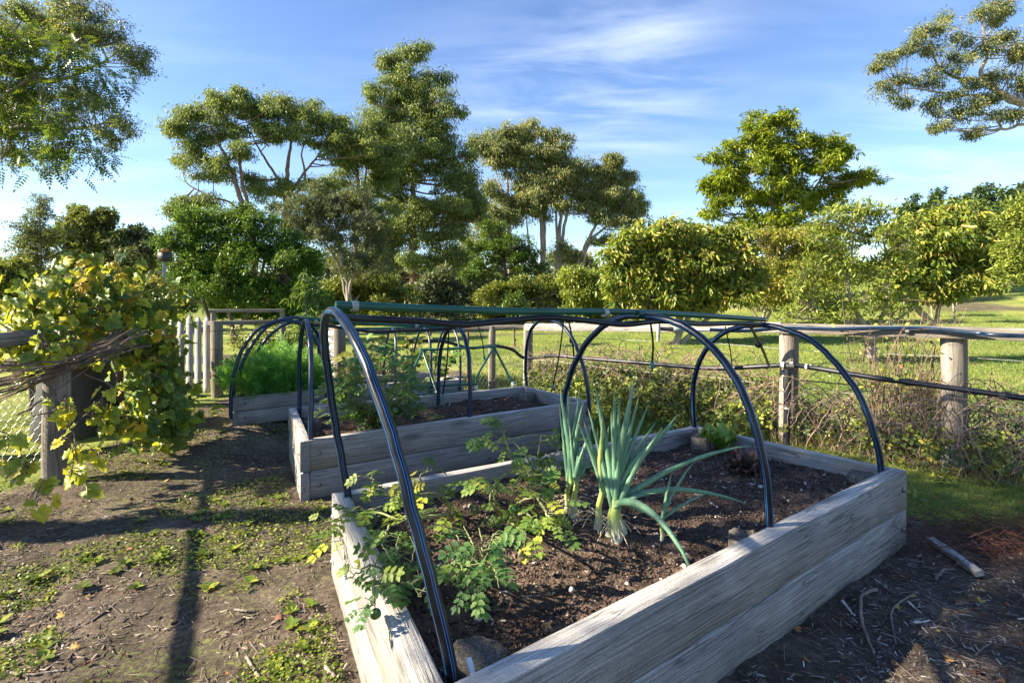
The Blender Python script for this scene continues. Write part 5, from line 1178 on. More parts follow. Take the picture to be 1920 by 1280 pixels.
# distant tree belt so that the horizon is closed
wb, wt = [], []
for k in range(17):
    px = -190 + k * 140; dd = 10 * math.sin(k * 1.7); h = 62 + 24 * math.sin(k * 2.3)
    wb += [(px, 545 - h * .5, 60, h * .5, dd), (px + 50, 552 - h * .2, 60, h * .5, dd + 4), (px - 45, 560, 50, h * .4, dd), (px + 20, 572, 70, 18, dd - 3)]; wt.append([(px, 580, 2, dd), (px, 545, 1, dd)])
wd = tree('woodland', 'far belt of mixed trees closing the horizon', 'woodland', 62, wb, wt, 'olive', 'bark_grey', n_clump=3200, per=24, cs=.018, ll=.8, lw=.5, shell=.3, under=.5, sub=3, sat=1)
del wd['category']; wd['kind'] = 'stuff'
for c_ in wd.children: c_['kind'] = 'stuff'
for k, (px, py, D, w, h, lf_, lb) in enumerate(((1125, 540, 21, 44, 40, 'apple', 'loose yellow green orchard tree between the grove and the near persimmon'), (1425, 520, 22, 50, 50, 'persimmon', 'orchard tree filling the gap right of the near persimmon'),
        (1560, 500, 24, 60, 56, 'apple', 'large pale orchard tree behind the apple tree'), (1700, 490, 23, 56, 60, 'shrub', 'yellowish orchard tree between the apple tree and the leaning persimmon'), (1840, 470, 25, 60, 60, 'apple', 'tall light orchard tree behind the leaning persimmon'), (1900, 500, 30, 60, 44, 'persimmon', 'orchard tree behind the one cut off at the right edge'))):
    tree('orchard_tree', lb, 'tree', D, [(px, py, w * .7, h * .6), (px - w * .6, py + h * .3, w * .5, h * .5), (px + w * .6, py + h * .2, w * .5, h * .5), (px, py + h * .75, w * .8, h * .4), (px - w * .3, py - h * .45, w * .4, h * .4), (px + w * .3, py - h * .4, w * .35, h * .35)],
         [[(px, 640, 5), (px - 4, py + h, 4), (px, py, 2)], [(px, 600, 3), (px + w * .4, py + h * .3, 1.4)]], lf_, 'bark_grey', n_clump=330, per=30, cs=.024, ll=.12, lw=.4, droop=.3, shell=.35, under=.5, group='orchard trees behind the near row')
# young orchard trees out on the lawn
for k, (px, py, D, h, lf_) in enumerate(((1850, 590, 24, 60, 'apple'), (1790, 612, 17, 70, 'apple'), (1748, 600, 19, 54, 'autumn'), (965, 642, 13, 60, 'dark_tree'), (1905, 560, 40, 40, 'apple'))):
    lb = ['bare stemmed young tree on the bright slope at right', 'slim young tree behind the fence left of the right edge', 'tiny yellowing tree in the sunny grass', 'dark forked orchard trunk beyond the corner post', 'small tree high on the slope at the right edge'][k]
    tree('young_tree', lb, 'tree', D, [(px - 14, py - h, 16, 12), (px + 14, py - h * 1.05, 18, 12), (px, py - h * 1.3, 20, 12)], [[(px, py, 2.6), (px - 2, py - h * .5, 2), (px - 8, py - h, 1)], [(px, py - h * .4, 1.8), (px + 12, py - h, .9)]],
         lf_, 'bark_pale' if k != 3 else 'bark_dark', n_clump=70, per=10, cs=.02, ll=.10, lw=.4, shell=.2, under=.6, group='young orchard trees')
# sapling with long leaves behind the middle bed
tree('sapling', 'slender sapling with long drooping leaves behind the hoops', 'sapling', 7.2,
     [(575, 530, 14, 14), (565, 555, 20, 16), (585, 560, 18, 18), (572, 590, 24, 18), (560, 620, 22, 20), (590, 610, 16, 20), (575, 650, 20, 20)],
     [[(577, 735, 3), (575, 640, 2.4), (573, 570, 1.6), (574, 525, .6)]], 'dense', 'bark_grey', n_clump=110, per=6, cs=.02, ll=.10, lw=.32, tmpl=T_BROAD, droop=.7, shell=.0, under=.9)
tree('climber', 'tangled leafy climber on the low fence behind the carrot bed', 'climber', 7.9,
     [(450, 640, 26, 24), (500, 630, 30, 28), (540, 650, 22, 30), (480, 680, 30, 20), (530, 690, 22, 20)],
     [[(500, 745, 3), (498, 680, 2.4), (500, 630, 1)]], 'shrub', 'cane', n_clump=150, per=9, cs=.03, ll=.055, lw=.55, tmpl=T_BROAD, shell=.2, under=.8, limb=.03)

# ------------------------------------------------------------------ lamp on its pole
lp = thing('pole_lamp', 'dark square lamp with amber top on a slim pole above the vine', 'lamp', P(308, 640, 7.6))
pipe('pole', [P(308, 720, 7.6), P(308, 600, 7.6), P(308, 490, 7.6)], .022, M['lamp_metal'], lp, n=8, seg=10)
def box(name, c, s_, mat, parent=None, rot=0.0, loc=None, bev=.004):
    sx, sy, sz = [a / 2 for a in s_]; b = bev
    mb = MB(); ca, sa = math.cos(rot), math.sin(rot)
    lv = []
    for z, f in ((-sz, 1), (-sz + b, 0), (sz - b, 0), (sz, 1)):
        i_ = b if f else 0
        for x, y in ((-sx + i_, -sy + i_), (sx - i_, -sy + i_), (sx - i_, sy - i_), (-sx + i_, sy - i_)):
            lv.append([c[0] + x * ca - y * sa, c[1] + x * sa + y * ca, c[2] + z])
    q = [[3, 2, 1, 0], [12, 13, 14, 15]]
    for l in range(3):
        for k in range(4): q.append([l * 4 + k, l * 4 + (k + 1) % 4, l * 4 + 4 + (k + 1) % 4, l * 4 + 4 + k])
    mb.add(lv, q); return mb.build(name, mat, parent, loc=loc)
box('head', P(309, 482, 7.6), (.15, .10, .13), M['dark_plastic'], lp, .2)
box('amber_lens', P(309, 470, 7.6), (.08, .08, .05), M['amber'], lp, .2)

# ------------------------------------------------------------------ grapevine
gv = thing('grapevine', 'yellowing grapevine sprawling over the old fence at left', 'vine', (P(150, 0, 4.6)[0], 4.6, 0))
vb = [  # px, py, r px, distance, number of leaves
    (150, 525, 40, 4.6, 90), (60, 570, 50, 4.3, 90), (210, 545, 46, 4.8, 110), (120, 570, 60, 4.5, 130), (180, 600, 60, 4.5, 130), (270, 570, 50, 5.0, 110), (300, 590, 40, 5.3, 80), (240, 620, 55, 4.8, 120),
    (40, 610, 50, 4.0, 80), (90, 625, 40, 4.0, 50), (290, 650, 40, 4.9, 100), (270, 680, 46, 4.7, 100), (305, 705, 36, 4.7, 100), (300, 740, 46, 4.5, 110), (325, 770, 44, 4.5, 90), (280, 790, 40, 4.3, 80), (335, 795, 30, 4.5, 40),
    (230, 795, 34, 4.1, 45), (180, 770, 34, 3.8, 24), (120, 765, 24, 3.6, 14), (50, 690, 26, 3.7, 10), (20, 640, 40, 3.8, 40), (130, 650, 24, 3.9, 14), (85, 655, 30, 3.7, 16),
    (140, 840, 26, 3.5, 9), (190, 850, 20, 3.6, 5), (130, 885, 16, 3.4, 4), (155, 920, 8, 3.3, 2), (40, 880, 44, 3.1, 18), (70, 930, 26, 3.1, 7), (20, 830, 30, 3.2, 8), (100, 600, 80, 4.8, 90), (220, 520, 30, 5.2, 40), (320, 555, 26, 5.8, 40)]
lv = MB(); cn = MB()
hub = P(215, 650, 4.6)
for px, py, r_, Y, n in vb:
    c = P(px, py, Y); rr = r_ * Y / F_PX
    n = int(n * .82)
    u = rdirs(n); pos = c + u * (rng.random((n, 1)) ** .5) * (1 + .35 * np.abs(rng.normal(size=(n, 1)))) * rr * np.array([1, 1.1, 1])
    pos[:, 2] = np.maximum(pos[:, 2], .06)
    nn = rdirs(n) * .55 + np.array([-.15, -.75, .55])           # blades turn outwards and up
    d = rdirs(n) * .7; d[:, 2] -= .7
    sl = .060 + .062 * rng.random(n)
    ti = rng.random(n) ** 1.35
    if py > 755 and px < 220: ti = .50 + .40 * rng.random(n)
    if px < 110 and py < 720: ti = .2 + .65 * rng.random(n)
    if px > 290: ti = ti * .75
    fr_ = frames(d, nn); ti = np.clip(ti, 0, 1); w_ = rng.integers(0, 3, n)
    for q_, tm_ in enumerate((T_GRAPE, T_GRAPE_B, T_GRAPE_C)): lv.scatter(*tm_, pos[w_ == q_], fr_[w_ == q_], sl[w_ == q_], tint=ti[w_ == q_])
    e = pos[rng.choice(n, min(n, 12), replace=False)]
    for q in e:
        a = c + rng.normal(size=3) * rr * .2
        cn.tube(bez(a, (a + q) / 2 + [0, 0, .06], q, 5), [.004, .0035, .003, .0025, .002], seg=4, cap=False)
lv.build('foliage', M['grape'], gv)
# bundle of bare canes sweeping down to the left
for k in range(36):
    a = P(240 + rng.normal() * 22, 634 + rng.normal() * 13, 4.3 + rng.normal() * .15); m_ = P(130 + rng.normal() * 20, 692 + rng.normal() * 13, 3.78 + rng.normal() * .06); b = P(-30 + rng.normal() * 30, 722 + rng.normal() * 26, 3.6 + rng.normal() * .2)
    p = bez(a, m_, b, 14) + rng.normal(size=(14, 3)) * .006
    cn.tube(p, np.linspace(.002 + .004 * rng.random(), .003 + .005 * rng.random() ** 2, 14), seg=5, cap=False)
for a, m_, b, r_ in ((P(60, 716, 3.8), P(100, 708, 3.75), P(108, 760, 3.7), .007), (P(160, 700, 4.0), P(230, 735, 4.2), P(300, 765, 4.4), .006), (P(110, 760, 3.7), P(160, 840, 3.5), P(140, 905, 3.4), .004), (P(60, 780, 3.6), P(140, 760, 3.7), P(250, 800, 4.1), .005), (P(220, 640, 4.7), P(225, 700, 5.0), P(232, 800, 5.2), .03), (P(200, 690, 4.2), P(270, 690, 4.3), P(330, 720, 4.5), .004)):
    cn.tube(bez(a, m_, b, 12) + rng.normal(size=(12, 3)) * .004, r_, seg=6, cap=False)
cn.build('cane', M['cane'], gv, smooth=True)['kind'] = 'stuff'

# compost bay in the deep shade under the vine
cb = thing('compost_bay', 'dark wire and timber compost bay in the shade under the vine', 'compost bay', P(200, 800, 5.6) * [1, 1, 0])
mb = MB(); c0 = P(195, 0, 5.7)
n = 1400; th = rng.random(n) * 2 * np.pi; rr = rng.random(n) ** .5 * .55; hgt = .5 * (1 - (rr / .6) ** 2) * (rng.random(n) ** .3)
pos = np.stack([c0[0] + rr * np.cos(th) * 1.1, 5.7 + rr * np.sin(th), hgt + .03], 1)
mb.scatter(*T_CHIP, pos, frames(rdirs(n), rdirs(n)), .05 + .08 * rng.random(n)); 
mb.scatter(*T_ROCK, np.array([[c0[0], 5.7, .05]]), frames(np.array([[1., 0, 0]]), np.array([[0, 0, 1.]])), np.array([[1.15, 1.05, .85]]), tint=np.array([.2]))
mb.build('heap', M['dark_litter'], cb)
for a in range(9):
    t_ = math.pi * (a / 8) + .1; mb = MB(); x, y = c0[0] + .72 * math.cos(t_), 5.7 + .65 * math.sin(t_)
    round_post(cb, x, y, 0, .7, .03, a, M['bark_dark'], 'stake')
netting(cb, (c0[0] - .75, 5.1), (c0[0] + .75, 5.1), .05, .6, .06, .001)

bn = thing('compost_bin', 'black plastic compost bin in the shade under the vine', 'compost bin', P(150, 0, 5.0) * [1, 1, 0])
c1 = P(150, 0, 5.05); mb = MB(); zz = np.array([0, .02, .2, .4, .6, .70, .72]); rr_ = np.array([.36, .37, .35, .33, .30, .285, .30]); mb.tube(np.stack([np.full(7, c1[0]), np.full(7, c1[1]), zz], 1), rr_, seg=28); mb.build('body', M['dark_plastic'], bn)
mb = MB(); mb.tube([[c1[0], c1[1], .722], [c1[0], c1[1], .75], [c1[0], c1[1], .78]], [.305, .30, .20], seg=28); mb.build('lid', M['dark_plastic'], bn)
# ------------------------------------------------------------------ garden plants
def onion(label, base, leaves, top, sr=.016, seed=0, husk=True, shanks=1):
    """base: soil point; top: where the leaves part; leaves: (tip point, radius, sag)"""
    r2 = np.random.default_rng(seed); x, y, z = base; top = np.array(top)
    t = thing('spring_onion', label, 'onion', (x, y, z), 'spring onion clumps')
    for s_ in range(shanks):
        sx, sy = x + .03 * math.cos(2.1 * s_ + .4) * (shanks > 1), y + .03 * math.sin(2.1 * s_ + .4) * (shanks > 1)
        mb = MB(); bt = np.array([sx, sy, z - .03]); pts = np.linspace(bt, top, 10); pts[:, 0] += .004 * np.sin(np.arange(10))
        mb.tube(pts, np.array([1.2, 1.35, 1.25, 1.1, 1, .95, .92, .9, .85, .7]) * sr, seg=12, cap=False, tint=np.repeat(np.linspace(.0, .28, 9), 12))
        mb.build('shank', M['onion'], t, smooth=True)
    for k, (tip, r_, sag) in enumerate(leaves):
        tip = np.array(tip); n = 24; s = np.linspace(0, 1, n)[:, None]
        d = tip - top; L = np.linalg.norm(d)
        b0_ = top + r2.normal(size=3) * [.006, .006, .02] - [0, 0, .03]
        c1 = b0_ + np.array([d[0] * .22, d[1] * .22, max(d[2] * .45, .12 * L)]); c2 = tip + np.array([-d[0] * .35, -d[1] * .35, -d[2] * .35 + sag * L])
        pts = b0_ * (1 - s) ** 3 + 3 * c1 * s * (1 - s) ** 2 + 3 * c2 * s ** 2 * (1 - s) + tip * s ** 3
        pts = pts + np.cumsum(r2.normal(size=(n, 3)) * .0008, 0)
        s1 = s[:, 0]; prof = np.minimum(1, .6 + s1 * 2.4) * (1 - s1 ** 2.2) ** .85 + .03
        crease = 1 - .35 * np.exp(-((s1 - (.35 + .4 * r2.random())) / .03) ** 2) * (r2.random() < .35)
        pale = r2.random() * .10
        tint = np.clip(.25 + s1[:-1] * 2.6 + pale, 0, .9); yel = r2.random() < .07
        if yel: tint = .12 + .22 * s1[:-1]
        tint = np.where(s1[:-1] > (.90 if r2.random() < .5 else .97), 1.0, tint)
        mb = MB(); mb.tube(pts, prof * r_ * crease, seg=10, cap=False, tint=np.repeat(tint, 10)); mb.build('leaf', M['onion'], t, smooth=True)
    if husk:
        mb = MB()
        for k in range(16):
            a = r2.random() * 6.28; p0 = np.array([x + .02 * math.cos(a), y + .02 * math.sin(a), z + .01 + .06 * r2.random()]); e = p0 + np.array([math.cos(a), math.sin(a), 0]) * (.04 + .08 * r2.random()) - [0, 0, .02 + .03 * r2.random()]
            mb.tube(bez(p0, (p0 + e) / 2 + [0, 0, .03], e, 6), .002, seg=4, cap=False)
        mb.build('dry_roots', M['husk'], t)
    return t
def tips(Y, *L): return [(P(px, py, Y + dy), r_, sg) for px, py, dy, r_, sg in L]
onion('largest spring onion clump with thick blue green leaves fanning out', PZ(1155, 998, .30), tips(2.38,
      (1190, 706, 0, .017, 0), (1120, 722, .05, .015, 0), (1163, 745, -.06, .014, 0), (1185, 735, .08, .014, 0), (1199, 742, .04, .013, 0), (1213, 758, .05, .012, .02), (1230, 790, .1, .012, 0), (1276, 779, -.04, .014, .02), (1270, 785, .03, .013, .05), (1145, 770, .1, .013, 0),
      (1098, 762, .08, .012, 0), (1405, 834, .05, .0135, .10), (1404, 944, .02, .0135, .14), (1234, 926, -.05, .010, .08), (1316, 1118, -.45, .0165, .42), (1228, 976, -.03, .008, .05), (1240, 800, -.08, .013, 0), (1150, 730, -.1, .014, .0)), P(1152, 935, 2.38), sr=.020, seed=1, shanks=3)
onion('slim spring onion with a yellow green stem left of the largest clump', PZ(1118, 985, .30), tips(2.42,
      (1085, 790, 0, .011, .0), (1097, 790, .03, .010, 0), (1143, 800, .03, .011, 0), (1130, 780, -.03, .012, 0), (1150, 880, 0, .009, .05), (1120, 800, .05, .010, 0), (1107, 850, .04, .008, 0)), P(1130, 905, 2.42), sr=.014, seed=2)
onion('leftmost tall spring onion beside the tomato plant', PZ(1063, 950, .30), tips(2.58,
      (1053, 722, 0, .0145, 0), (1067, 732, .04, .011, 0), (1094, 752, -.04, .014, 0), (1086, 728, .05, .011, 0), (1048, 760, .05, .010, 0)), P(1066, 895, 2.58), sr=.0135, seed=3)
onion('spring onion with two leaning leaves between the left and largest clumps', PZ(1074, 962, .30), tips(2.52,
      (1093, 830, 0, .012, 0), (1112, 862, .05, .011, .05), (1070, 800, .04, .010, 0), (1104, 800, .06, .011, 0), (1085, 815, .08, .011, 0)), P(1080, 900, 2.52), sr=.014, seed=4)
onion('small thin spring onion right of the largest clump', PZ(1240, 1000, .30), tips(2.36,
      (1262, 886, 0, .008, 0), (1305, 862, .05, .008, .02), (1325, 925, .02, .008, .06), (1275, 905, .04, .006, 0)), P(1242, 965, 2.36), sr=.007, seed=5, husk=False)

def leafy_plant(name, label, cat, base, stems, mat, tmpl, lsize, n_per, group=None, fruit=(), stem_r=.005, tint=(0, 1), droop=.5, stem_mat='stem', low=.0):
    """stems: list of point lists (world). leaves set along each stem"""
    t = thing(name, label, cat, base, group); st = MB(); lf_ = MB(); lo, hi = tint
    for pts in stems:
        sp = smooth_path(pts, 24); st.tube(sp + rng.normal(size=sp.shape) * .002, np.linspace(stem_r, stem_r * .35, len(sp)), seg=6, cap=False)
        n = max(4, int(n_per * .62)); f = np.sort(rng.random(n) ** .8); idx = (f * (len(sp) - 1)).astype(int); p0 = sp[idx]
        d = rdirs(n); d[:, 2] = np.abs(d[:, 2]) * .4 + .1; d /= np.linalg.norm(d, axis=1)[:, None]
        pet = .02 + .05 * rng.random((n, 1)); e = p0 + d * pet; st.sticks(p0, e, .0018, .0012)
        d2 = d.copy(); d2[:, 2] -= droop * (.5 + rng.random(n)); nn = rdirs(n) * .5 + np.array([0, -.2, 1.0])
        lf_.scatter(*tmpl, e, frames(d2, nn), lsize * (.45 + .6 * rng.random(n)), tint=lo + (hi - lo) * rng.random(n))
    st.build('stem', M[stem_mat], t, smooth=True); lf_.build('foliage', M[mat], t)
    for fp, r_ in fruit:
        mb = MB(); a = np.linspace(0, np.pi, 9); v = []; q = []
        for i_, th in enumerate(a):
            for k in range(12): v.append([fp[0] + r_ * math.sin(th) * math.cos(k * .5236), fp[1] + r_ * math.sin(th) * math.sin(k * .5236), fp[2] + r_ * .9 * math.cos(th)])
        for i_ in range(8):
            for k in range(12): q.append([i_ * 12 + k, (i_ + 1) * 12 + k, (i_ + 1) * 12 + (k + 1) % 12, i_ * 12 + (k + 1) % 12])
        mb.add(v, q); mb.build('tomato', M['tomato'], t, smooth=True)
    return t
def Q(px, py, Y): return P(px, py, Y)
# front bed tomatoes
b0 = PZ(860, 965, .30)
leafy_plant('tomato_plant', 'sprawling yellowing tomato plant trailing over the left corner of the bed', 'tomato plant', b0,
    [[b0, Q(820, 925, 2.45), Q(760, 930, 2.42), Q(705, 925, 2.4)], [b0, Q(835, 965, 2.2), Q(780, 968, 2.15), Q(735, 985, 2.1)], [b0, Q(760, 975, 2.2), Q(700, 960, 2.3), Q(620, 975, 2.35), Q(590, 990, 2.3)],
     [b0, Q(790, 900, 2.5), Q(810, 880, 2.55)], [Q(705, 930, 2.4), Q(700, 900, 2.45), Q(690, 895, 2.45)], [Q(700, 955, 2.35), Q(660, 960, 2.35), Q(600, 1000, 2.25)], [Q(730, 985, 2.15), Q(715, 1020, 2.05), Q(700, 1000, 2.05)], [Q(660, 965, 2.35), Q(650, 1000, 2.3), Q(640, 1020, 2.3)]],
    'tomato_leaf', T_TOMATO, .105, 13, 'tomato plants', [(Q(690, 988, 2.28), .024), (Q(683, 1268 - 300, 2.3), .018)], .006, (.35, 1), .6)
b1 = PZ(950, 975, .30)
leafy_plant('tomato_plant', 'bright yellow green tomato plant left of the spring onions', 'tomato plant', b1,
    [[b1, Q(965, 915, 2.4), Q(985, 880, 2.45), Q(1000, 870, 2.5)], [b1, Q(975, 940, 2.3), Q(1010, 935, 2.25), Q(1045, 960, 2.15)], [b1, Q(925, 930, 2.4), Q(895, 905, 2.5), Q(870, 890, 2.5)], [b1, Q(920, 940, 2.25), Q(930, 905, 2.35)], [Q(1010, 935, 2.25), Q(1030, 970, 2.1), Q(1040, 1000, 2.05)], [b1, Q(985, 1000, 2.1), Q(975, 1025, 2.0)], [b1, Q(995, 920, 2.45), Q(1020, 905, 2.5)], [b1, Q(985, 960, 2.2), Q(1000, 985, 2.1), Q(1020, 985, 2.05)]],
    'tomato_leaf', T_TOMATO, .085, 17, 'tomato plants', [(Q(965, 955, 2.35), .022), (Q(1010, 985, 2.1), .014), (Q(1034, 920, 2.5), .016)], .007, (.25, .95), .6)
b2 = PZ(1010, 905, .30)
leafy_plant('tomato_plant', 'darker tomato plant behind, against the back board', 'tomato plant', b2,
    [[b2, Q(990, 860, 2.9), Q(960, 825, 2.95)], [b2, Q(1010, 850, 2.9), Q(1015, 815, 2.95)], [b2, Q(1040, 850, 2.85), Q(1060, 835, 2.9)], [b2, Q(960, 860, 2.75), Q(920, 830, 2.75), Q(895, 825, 2.7)], [b2, Q(1035, 880, 2.7), Q(1060, 890, 2.7)], [b2, Q(1000, 890, 2.6), Q(980, 900, 2.55)], [Q(960, 860, 2.75), Q(945, 815, 2.75), Q(955, 800, 2.75)], [b2, Q(1050, 870, 2.8), Q(1075, 865, 2.8)]],
    'tomato_dark', T_TOMATO, .095, 18, 'tomato plants', [(Q(1030, 925, 2.6), .02), (Q(1075, 930, 2.6), .016)], .006, (.1, 1), .5)
b3 = PZ(900, 1085, .30)
leafy_plant('tomato_plant', 'deep green tomato plant drooping right of the nearest hoop', 'tomato plant', b3,
    [[b3, Q(890, 1030, 1.85), Q(870, 985, 1.95)], [b3, Q(905, 1040, 1.8), Q(900, 990, 1.9)], [b3, Q(925, 1060, 1.75), Q(935, 1100, 1.65)], [b3, Q(870, 1060, 1.75), Q(855, 1100, 1.65)], [b3, Q(905, 1090, 1.7), Q(890, 1110, 1.62)], [b3, Q(865, 1020, 1.85), Q(845, 990, 1.9)], [b3, Q(920, 1020, 1.85), Q(925, 1000, 1.9)]],
    'tomato_dark', T_TOMATO, .085, 14, 'tomato plants', [], .005, (.15, .95), .7)
b4 = PZ(760, 1100, .30)
leafy_plant('tomato_plant', 'mid green tomato plant hanging over the sunlit left board', 'tomato plant', b4,
    [[b4, Q(735, 1050, 1.75), Q(715, 1020, 1.85)], [b4, Q(700, 1060, 1.75), Q(670, 1075, 1.7), Q(650, 1085, 1.68)], [b4, Q(770, 1060, 1.8), Q(780, 1020, 1.9)], [b4, Q(765, 1090, 1.65), Q(790, 1120, 1.58)], [b4, Q(735, 1090, 1.65), Q(720, 1120, 1.58)], [b4, Q(710, 1070, 1.72), Q(700, 1110, 1.6), Q(705, 1140, 1.56)], [b4, Q(745, 1030, 1.85), Q(750, 1000, 1.95)], [b4, Q(780, 1090, 1.7), Q(800, 1070, 1.75)]],
    'tomato_dark', T_TOMATO, .075, 13, 'tomato plants', [(Q(704, 1150, 1.56), .017)], .0045, (.3, 1), .6)
# middle bed tomato bush
b5 = PZ(700, 800, .30)
leafy_plant('tomato_plant', 'bushy green tomato plant in the middle bed seen through the hoop', 'tomato plant', b5,
    [[b5 + [rng.normal() * .05, rng.normal() * .05, 0], Q(700 + 55 * math.cos(a), 740 + 22 * math.sin(a), 4.0 + .25 * math.sin(a)), Q(705 + 75 * math.cos(a), 715 + 50 * math.sin(a), 4.0 + .4 * math.sin(a))] for a in np.linspace(0, 6.0, 22)],
    'tomato_dark', T_TOMATO, .13, 20, 'tomato plants', [(Q(792, 764, 4.1), .022), (Q(742, 770, 3.9), .018)], .006, (.2, 1), .5)
b5 = PZ(775, 776, .30)
leafy_plant('tomato_plant', 'low trailing tomato plant at the foot of the middle bed bush', 'tomato plant', b5,
    [[b5, Q(790, 755, 4.3), Q(800, 770, 4.1)], [b5, Q(760, 765, 4.3), Q(745, 770, 4.2)], [b5, Q(770, 745, 4.4), Q(765, 725, 4.5)], [b5, Q(620, 770, 4.1), Q(595, 765, 4.2)], [b5, Q(660, 785, 3.9), Q(610, 775, 4.0)], [b5, Q(795, 780, 4.0), Q(815, 782, 3.95)]],
    'tomato_leaf', T_TOMATO, .09, 15, 'tomato plants', [], .004, (.1, .7), .5)
# farthest bed greens
for k, (px, py, s_) in enumerate(((670, 690, 1.0), (720, 680, 1.3), (775, 672, 1.4), (820, 690, 1.1), (690, 660, 1.0))):
    bb = PZ(px, py + 30, .32)
    leafy_plant('leafy_vegetable', ['pale leafy vegetable at the left of the farthest bed', 'upright vegetable in the middle of the farthest bed', 'tallest leafy vegetable of the farthest bed', 'dark leafy vegetable at the right of the farthest bed', 'thin vegetable at the back of the farthest bed'][k], 'vegetable', bb,
        [[bb, bb + np.array([math.cos(a) * .12, math.sin(a) * .12, .25 * s_]), bb + np.array([math.cos(a) * .24, math.sin(a) * .24, .38 * s_])] for a in np.linspace(0, 5.5, 9)], 'dense' if k % 2 else 'shrub', T_BROAD, .15, 12, 'vegetables in the farthest bed', (), .005, (.2, 1), .4)
# carrots
rng_c = None
ct = thing('carrot_patch', 'thick feathery patch of carrot tops filling the small bed', 'carrots', (LEFT[0] + LEFT[2]) / 2)
mb = MB(); n = 1700; uu, ww = rng.random(n), rng.random(n)
q = [c[:2] for c in LEFT]; xy = q[0] * ((1 - uu) * (1 - ww))[:, None] + q[1] * (uu * (1 - ww))[:, None] + q[2] * (uu * ww)[:, None] + q[3] * ((1 - uu) * ww)[:, None]
cxy = np.mean(q, 0); xy = cxy + (xy - cxy) * .93
hh = .03 + .21 * (.35 + .65 * np.clip(fbm(xy[:, 0] * 6, xy[:, 1] * 6, 77) * 2 - .5, 0, 1)) * (1 - .55 * np.clip(np.abs(uu - .42) * 2, 0, 1) ** 2) * 1.5
hz = .34 + rng.random(n) * hh
d = rdirs(n); d[:, 2] = .35 + .8 * rng.random(n); nn = rdirs(n)
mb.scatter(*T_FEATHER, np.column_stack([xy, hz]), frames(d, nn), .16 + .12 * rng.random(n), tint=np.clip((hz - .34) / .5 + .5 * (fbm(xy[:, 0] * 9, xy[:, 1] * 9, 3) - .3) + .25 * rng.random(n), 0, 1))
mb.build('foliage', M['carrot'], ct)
mb = MB(); k = n // 3; mb.sticks(np.column_stack([xy[:k], np.full(k, .33)]), np.column_stack([xy[:k], hz[:k]]), .002, .0015); mb.build('stem', M['stem'], ct)['kind'] = 'stuff'

# lettuces
def lettuce(label, x, y, z, s_, mat, n, upright, seed):
    r2 = np.random.default_rng(seed); t = thing('lettuce', label, 'lettuce', (x, y, z), 'lettuces in the front bed')
    nu, nv = 10, 9
    mb = MB()
    for k in range(n):
        az = k * 2.4 + r2.random() * .4; lean = (.25 + 1.1 * (k / n)) * (1 - upright) + .35 * upright * (k / n + .3); L = s_ * (.8 + .4 * r2.random()); W = L * .75
        u = np.linspace(0, 1, nu)[:, None]; v = np.linspace(-1, 1, nv)[None]
        wid = W * .5 * (.22 + .95 * np.sin(np.clip(u * 1.15, 0, 1) * np.pi * .62) ** 1.3) * (1 - .35 * u ** 6)
        ruf = .055 * L / .16 * u ** 1.3 * np.abs(v) ** 2.0 * np.sin(v * 9 + u * 14 + k * 2)
        ang = lean + .75 * u ** 2
        r_ = L * np.cumsum(np.sin(ang), 0) / nu + 0 * v; h = L * np.cumsum(np.cos(ang), 0) / nu + .22 * W * v ** 2 * (1 - .4 * u) + ruf
        side = v * wid + .4 * ruf
        X = x + r_ * math.cos(az) - side * math.sin(az); Y = y + r_ * math.sin(az) + side * math.cos(az); Z = z + h
        i_ = np.arange(nu - 1)[:, None] * nv; j_ = np.arange(nv - 1)[None]
        qd = np.stack([i_ + j_, i_ + j_ + 1, i_ + nv + j_ + 1, i_ + nv + j_], -1).reshape(-1, 4)
        tt = np.clip((i_ / nv / nu * .8 + .3 * np.abs(j_ - 3.5) / 4 + .15 * r2.random()), 0, 1).ravel()
        leaf_ = MB(); leaf_.add(np.stack([X, Y, Z], -1).reshape(-1, 3), qd, tint=tt); leaf_.build('leaf', M[mat], t, smooth=True)
    return t
l1 = PZ(1350, 845, .31); l2 = PZ(1405, 880, .30); l3 = PZ(1375, 880, .30)
lettuce('upright bright green lettuce near the far corner post', l1[0], l1[1], .30, .15, 'lettuce', 12, .7, 5)
lettuce('floppy red tinged lettuce beside the middle hoop', l2[0], l2[1], .29, .13, 'lettuce_red', 16, .0, 6)
lettuce('small bronze lettuce between its two neighbours', l3[0], l3[1], .29, .085, 'lettuce_red', 9, .2, 8)

# pale stones, shells and bits in the front bed
def rock(name, label, cat, px, py, z, s_, mat='stone', seed=1, group='pale stones on the front bed soil', flat=.65):
    p = PZ(px, py, z); mb = MB(); tv, tq, tt = rock_t(seed)
    mb.scatter(tv, tq, tt, np.array([[p[0], p[1], z + .0]]), frames(rdirs(1) * [1, 1, .1], np.array([[0, 0, 1.]])), np.array([[s_, s_ * .75, s_ * flat]]))
    o = mb.build(name, M[mat], smooth=True, loc=(p[0], p[1], z)); tag(o, label, cat, group); return o
for k, (px, py, s_, lb) in enumerate(((897, 1158, .036, 'largest pale stone lying on dark soil before the near hoop'), (975, 1036, .024, 'round pale stone below the bright tomato plant'), (932, 1010, .030, 'grey stone in the tomato litter'), (1427, 912, .030, 'white stone left of the middle hoop foot'),
        (1283, 1061, .024, 'buff stone on the sunlit soil'), (1240, 1085, .016, 'tiny white stone near the front board'), (945, 1004, .032, 'pale flat stone between the tomato stems'), (828, 970, .026, 'bluish stone by the left tomato'), (1510, 906, .020, 'white shell piece right of the middle hoop'), (1072, 1105, .026, 'pale woody chip standing on the soil'), (1478, 938, .014, 'little white pebble behind the front board'))):
    rock('stone', lb, 'stone', px, py, .305, s_, seed=k + 2)
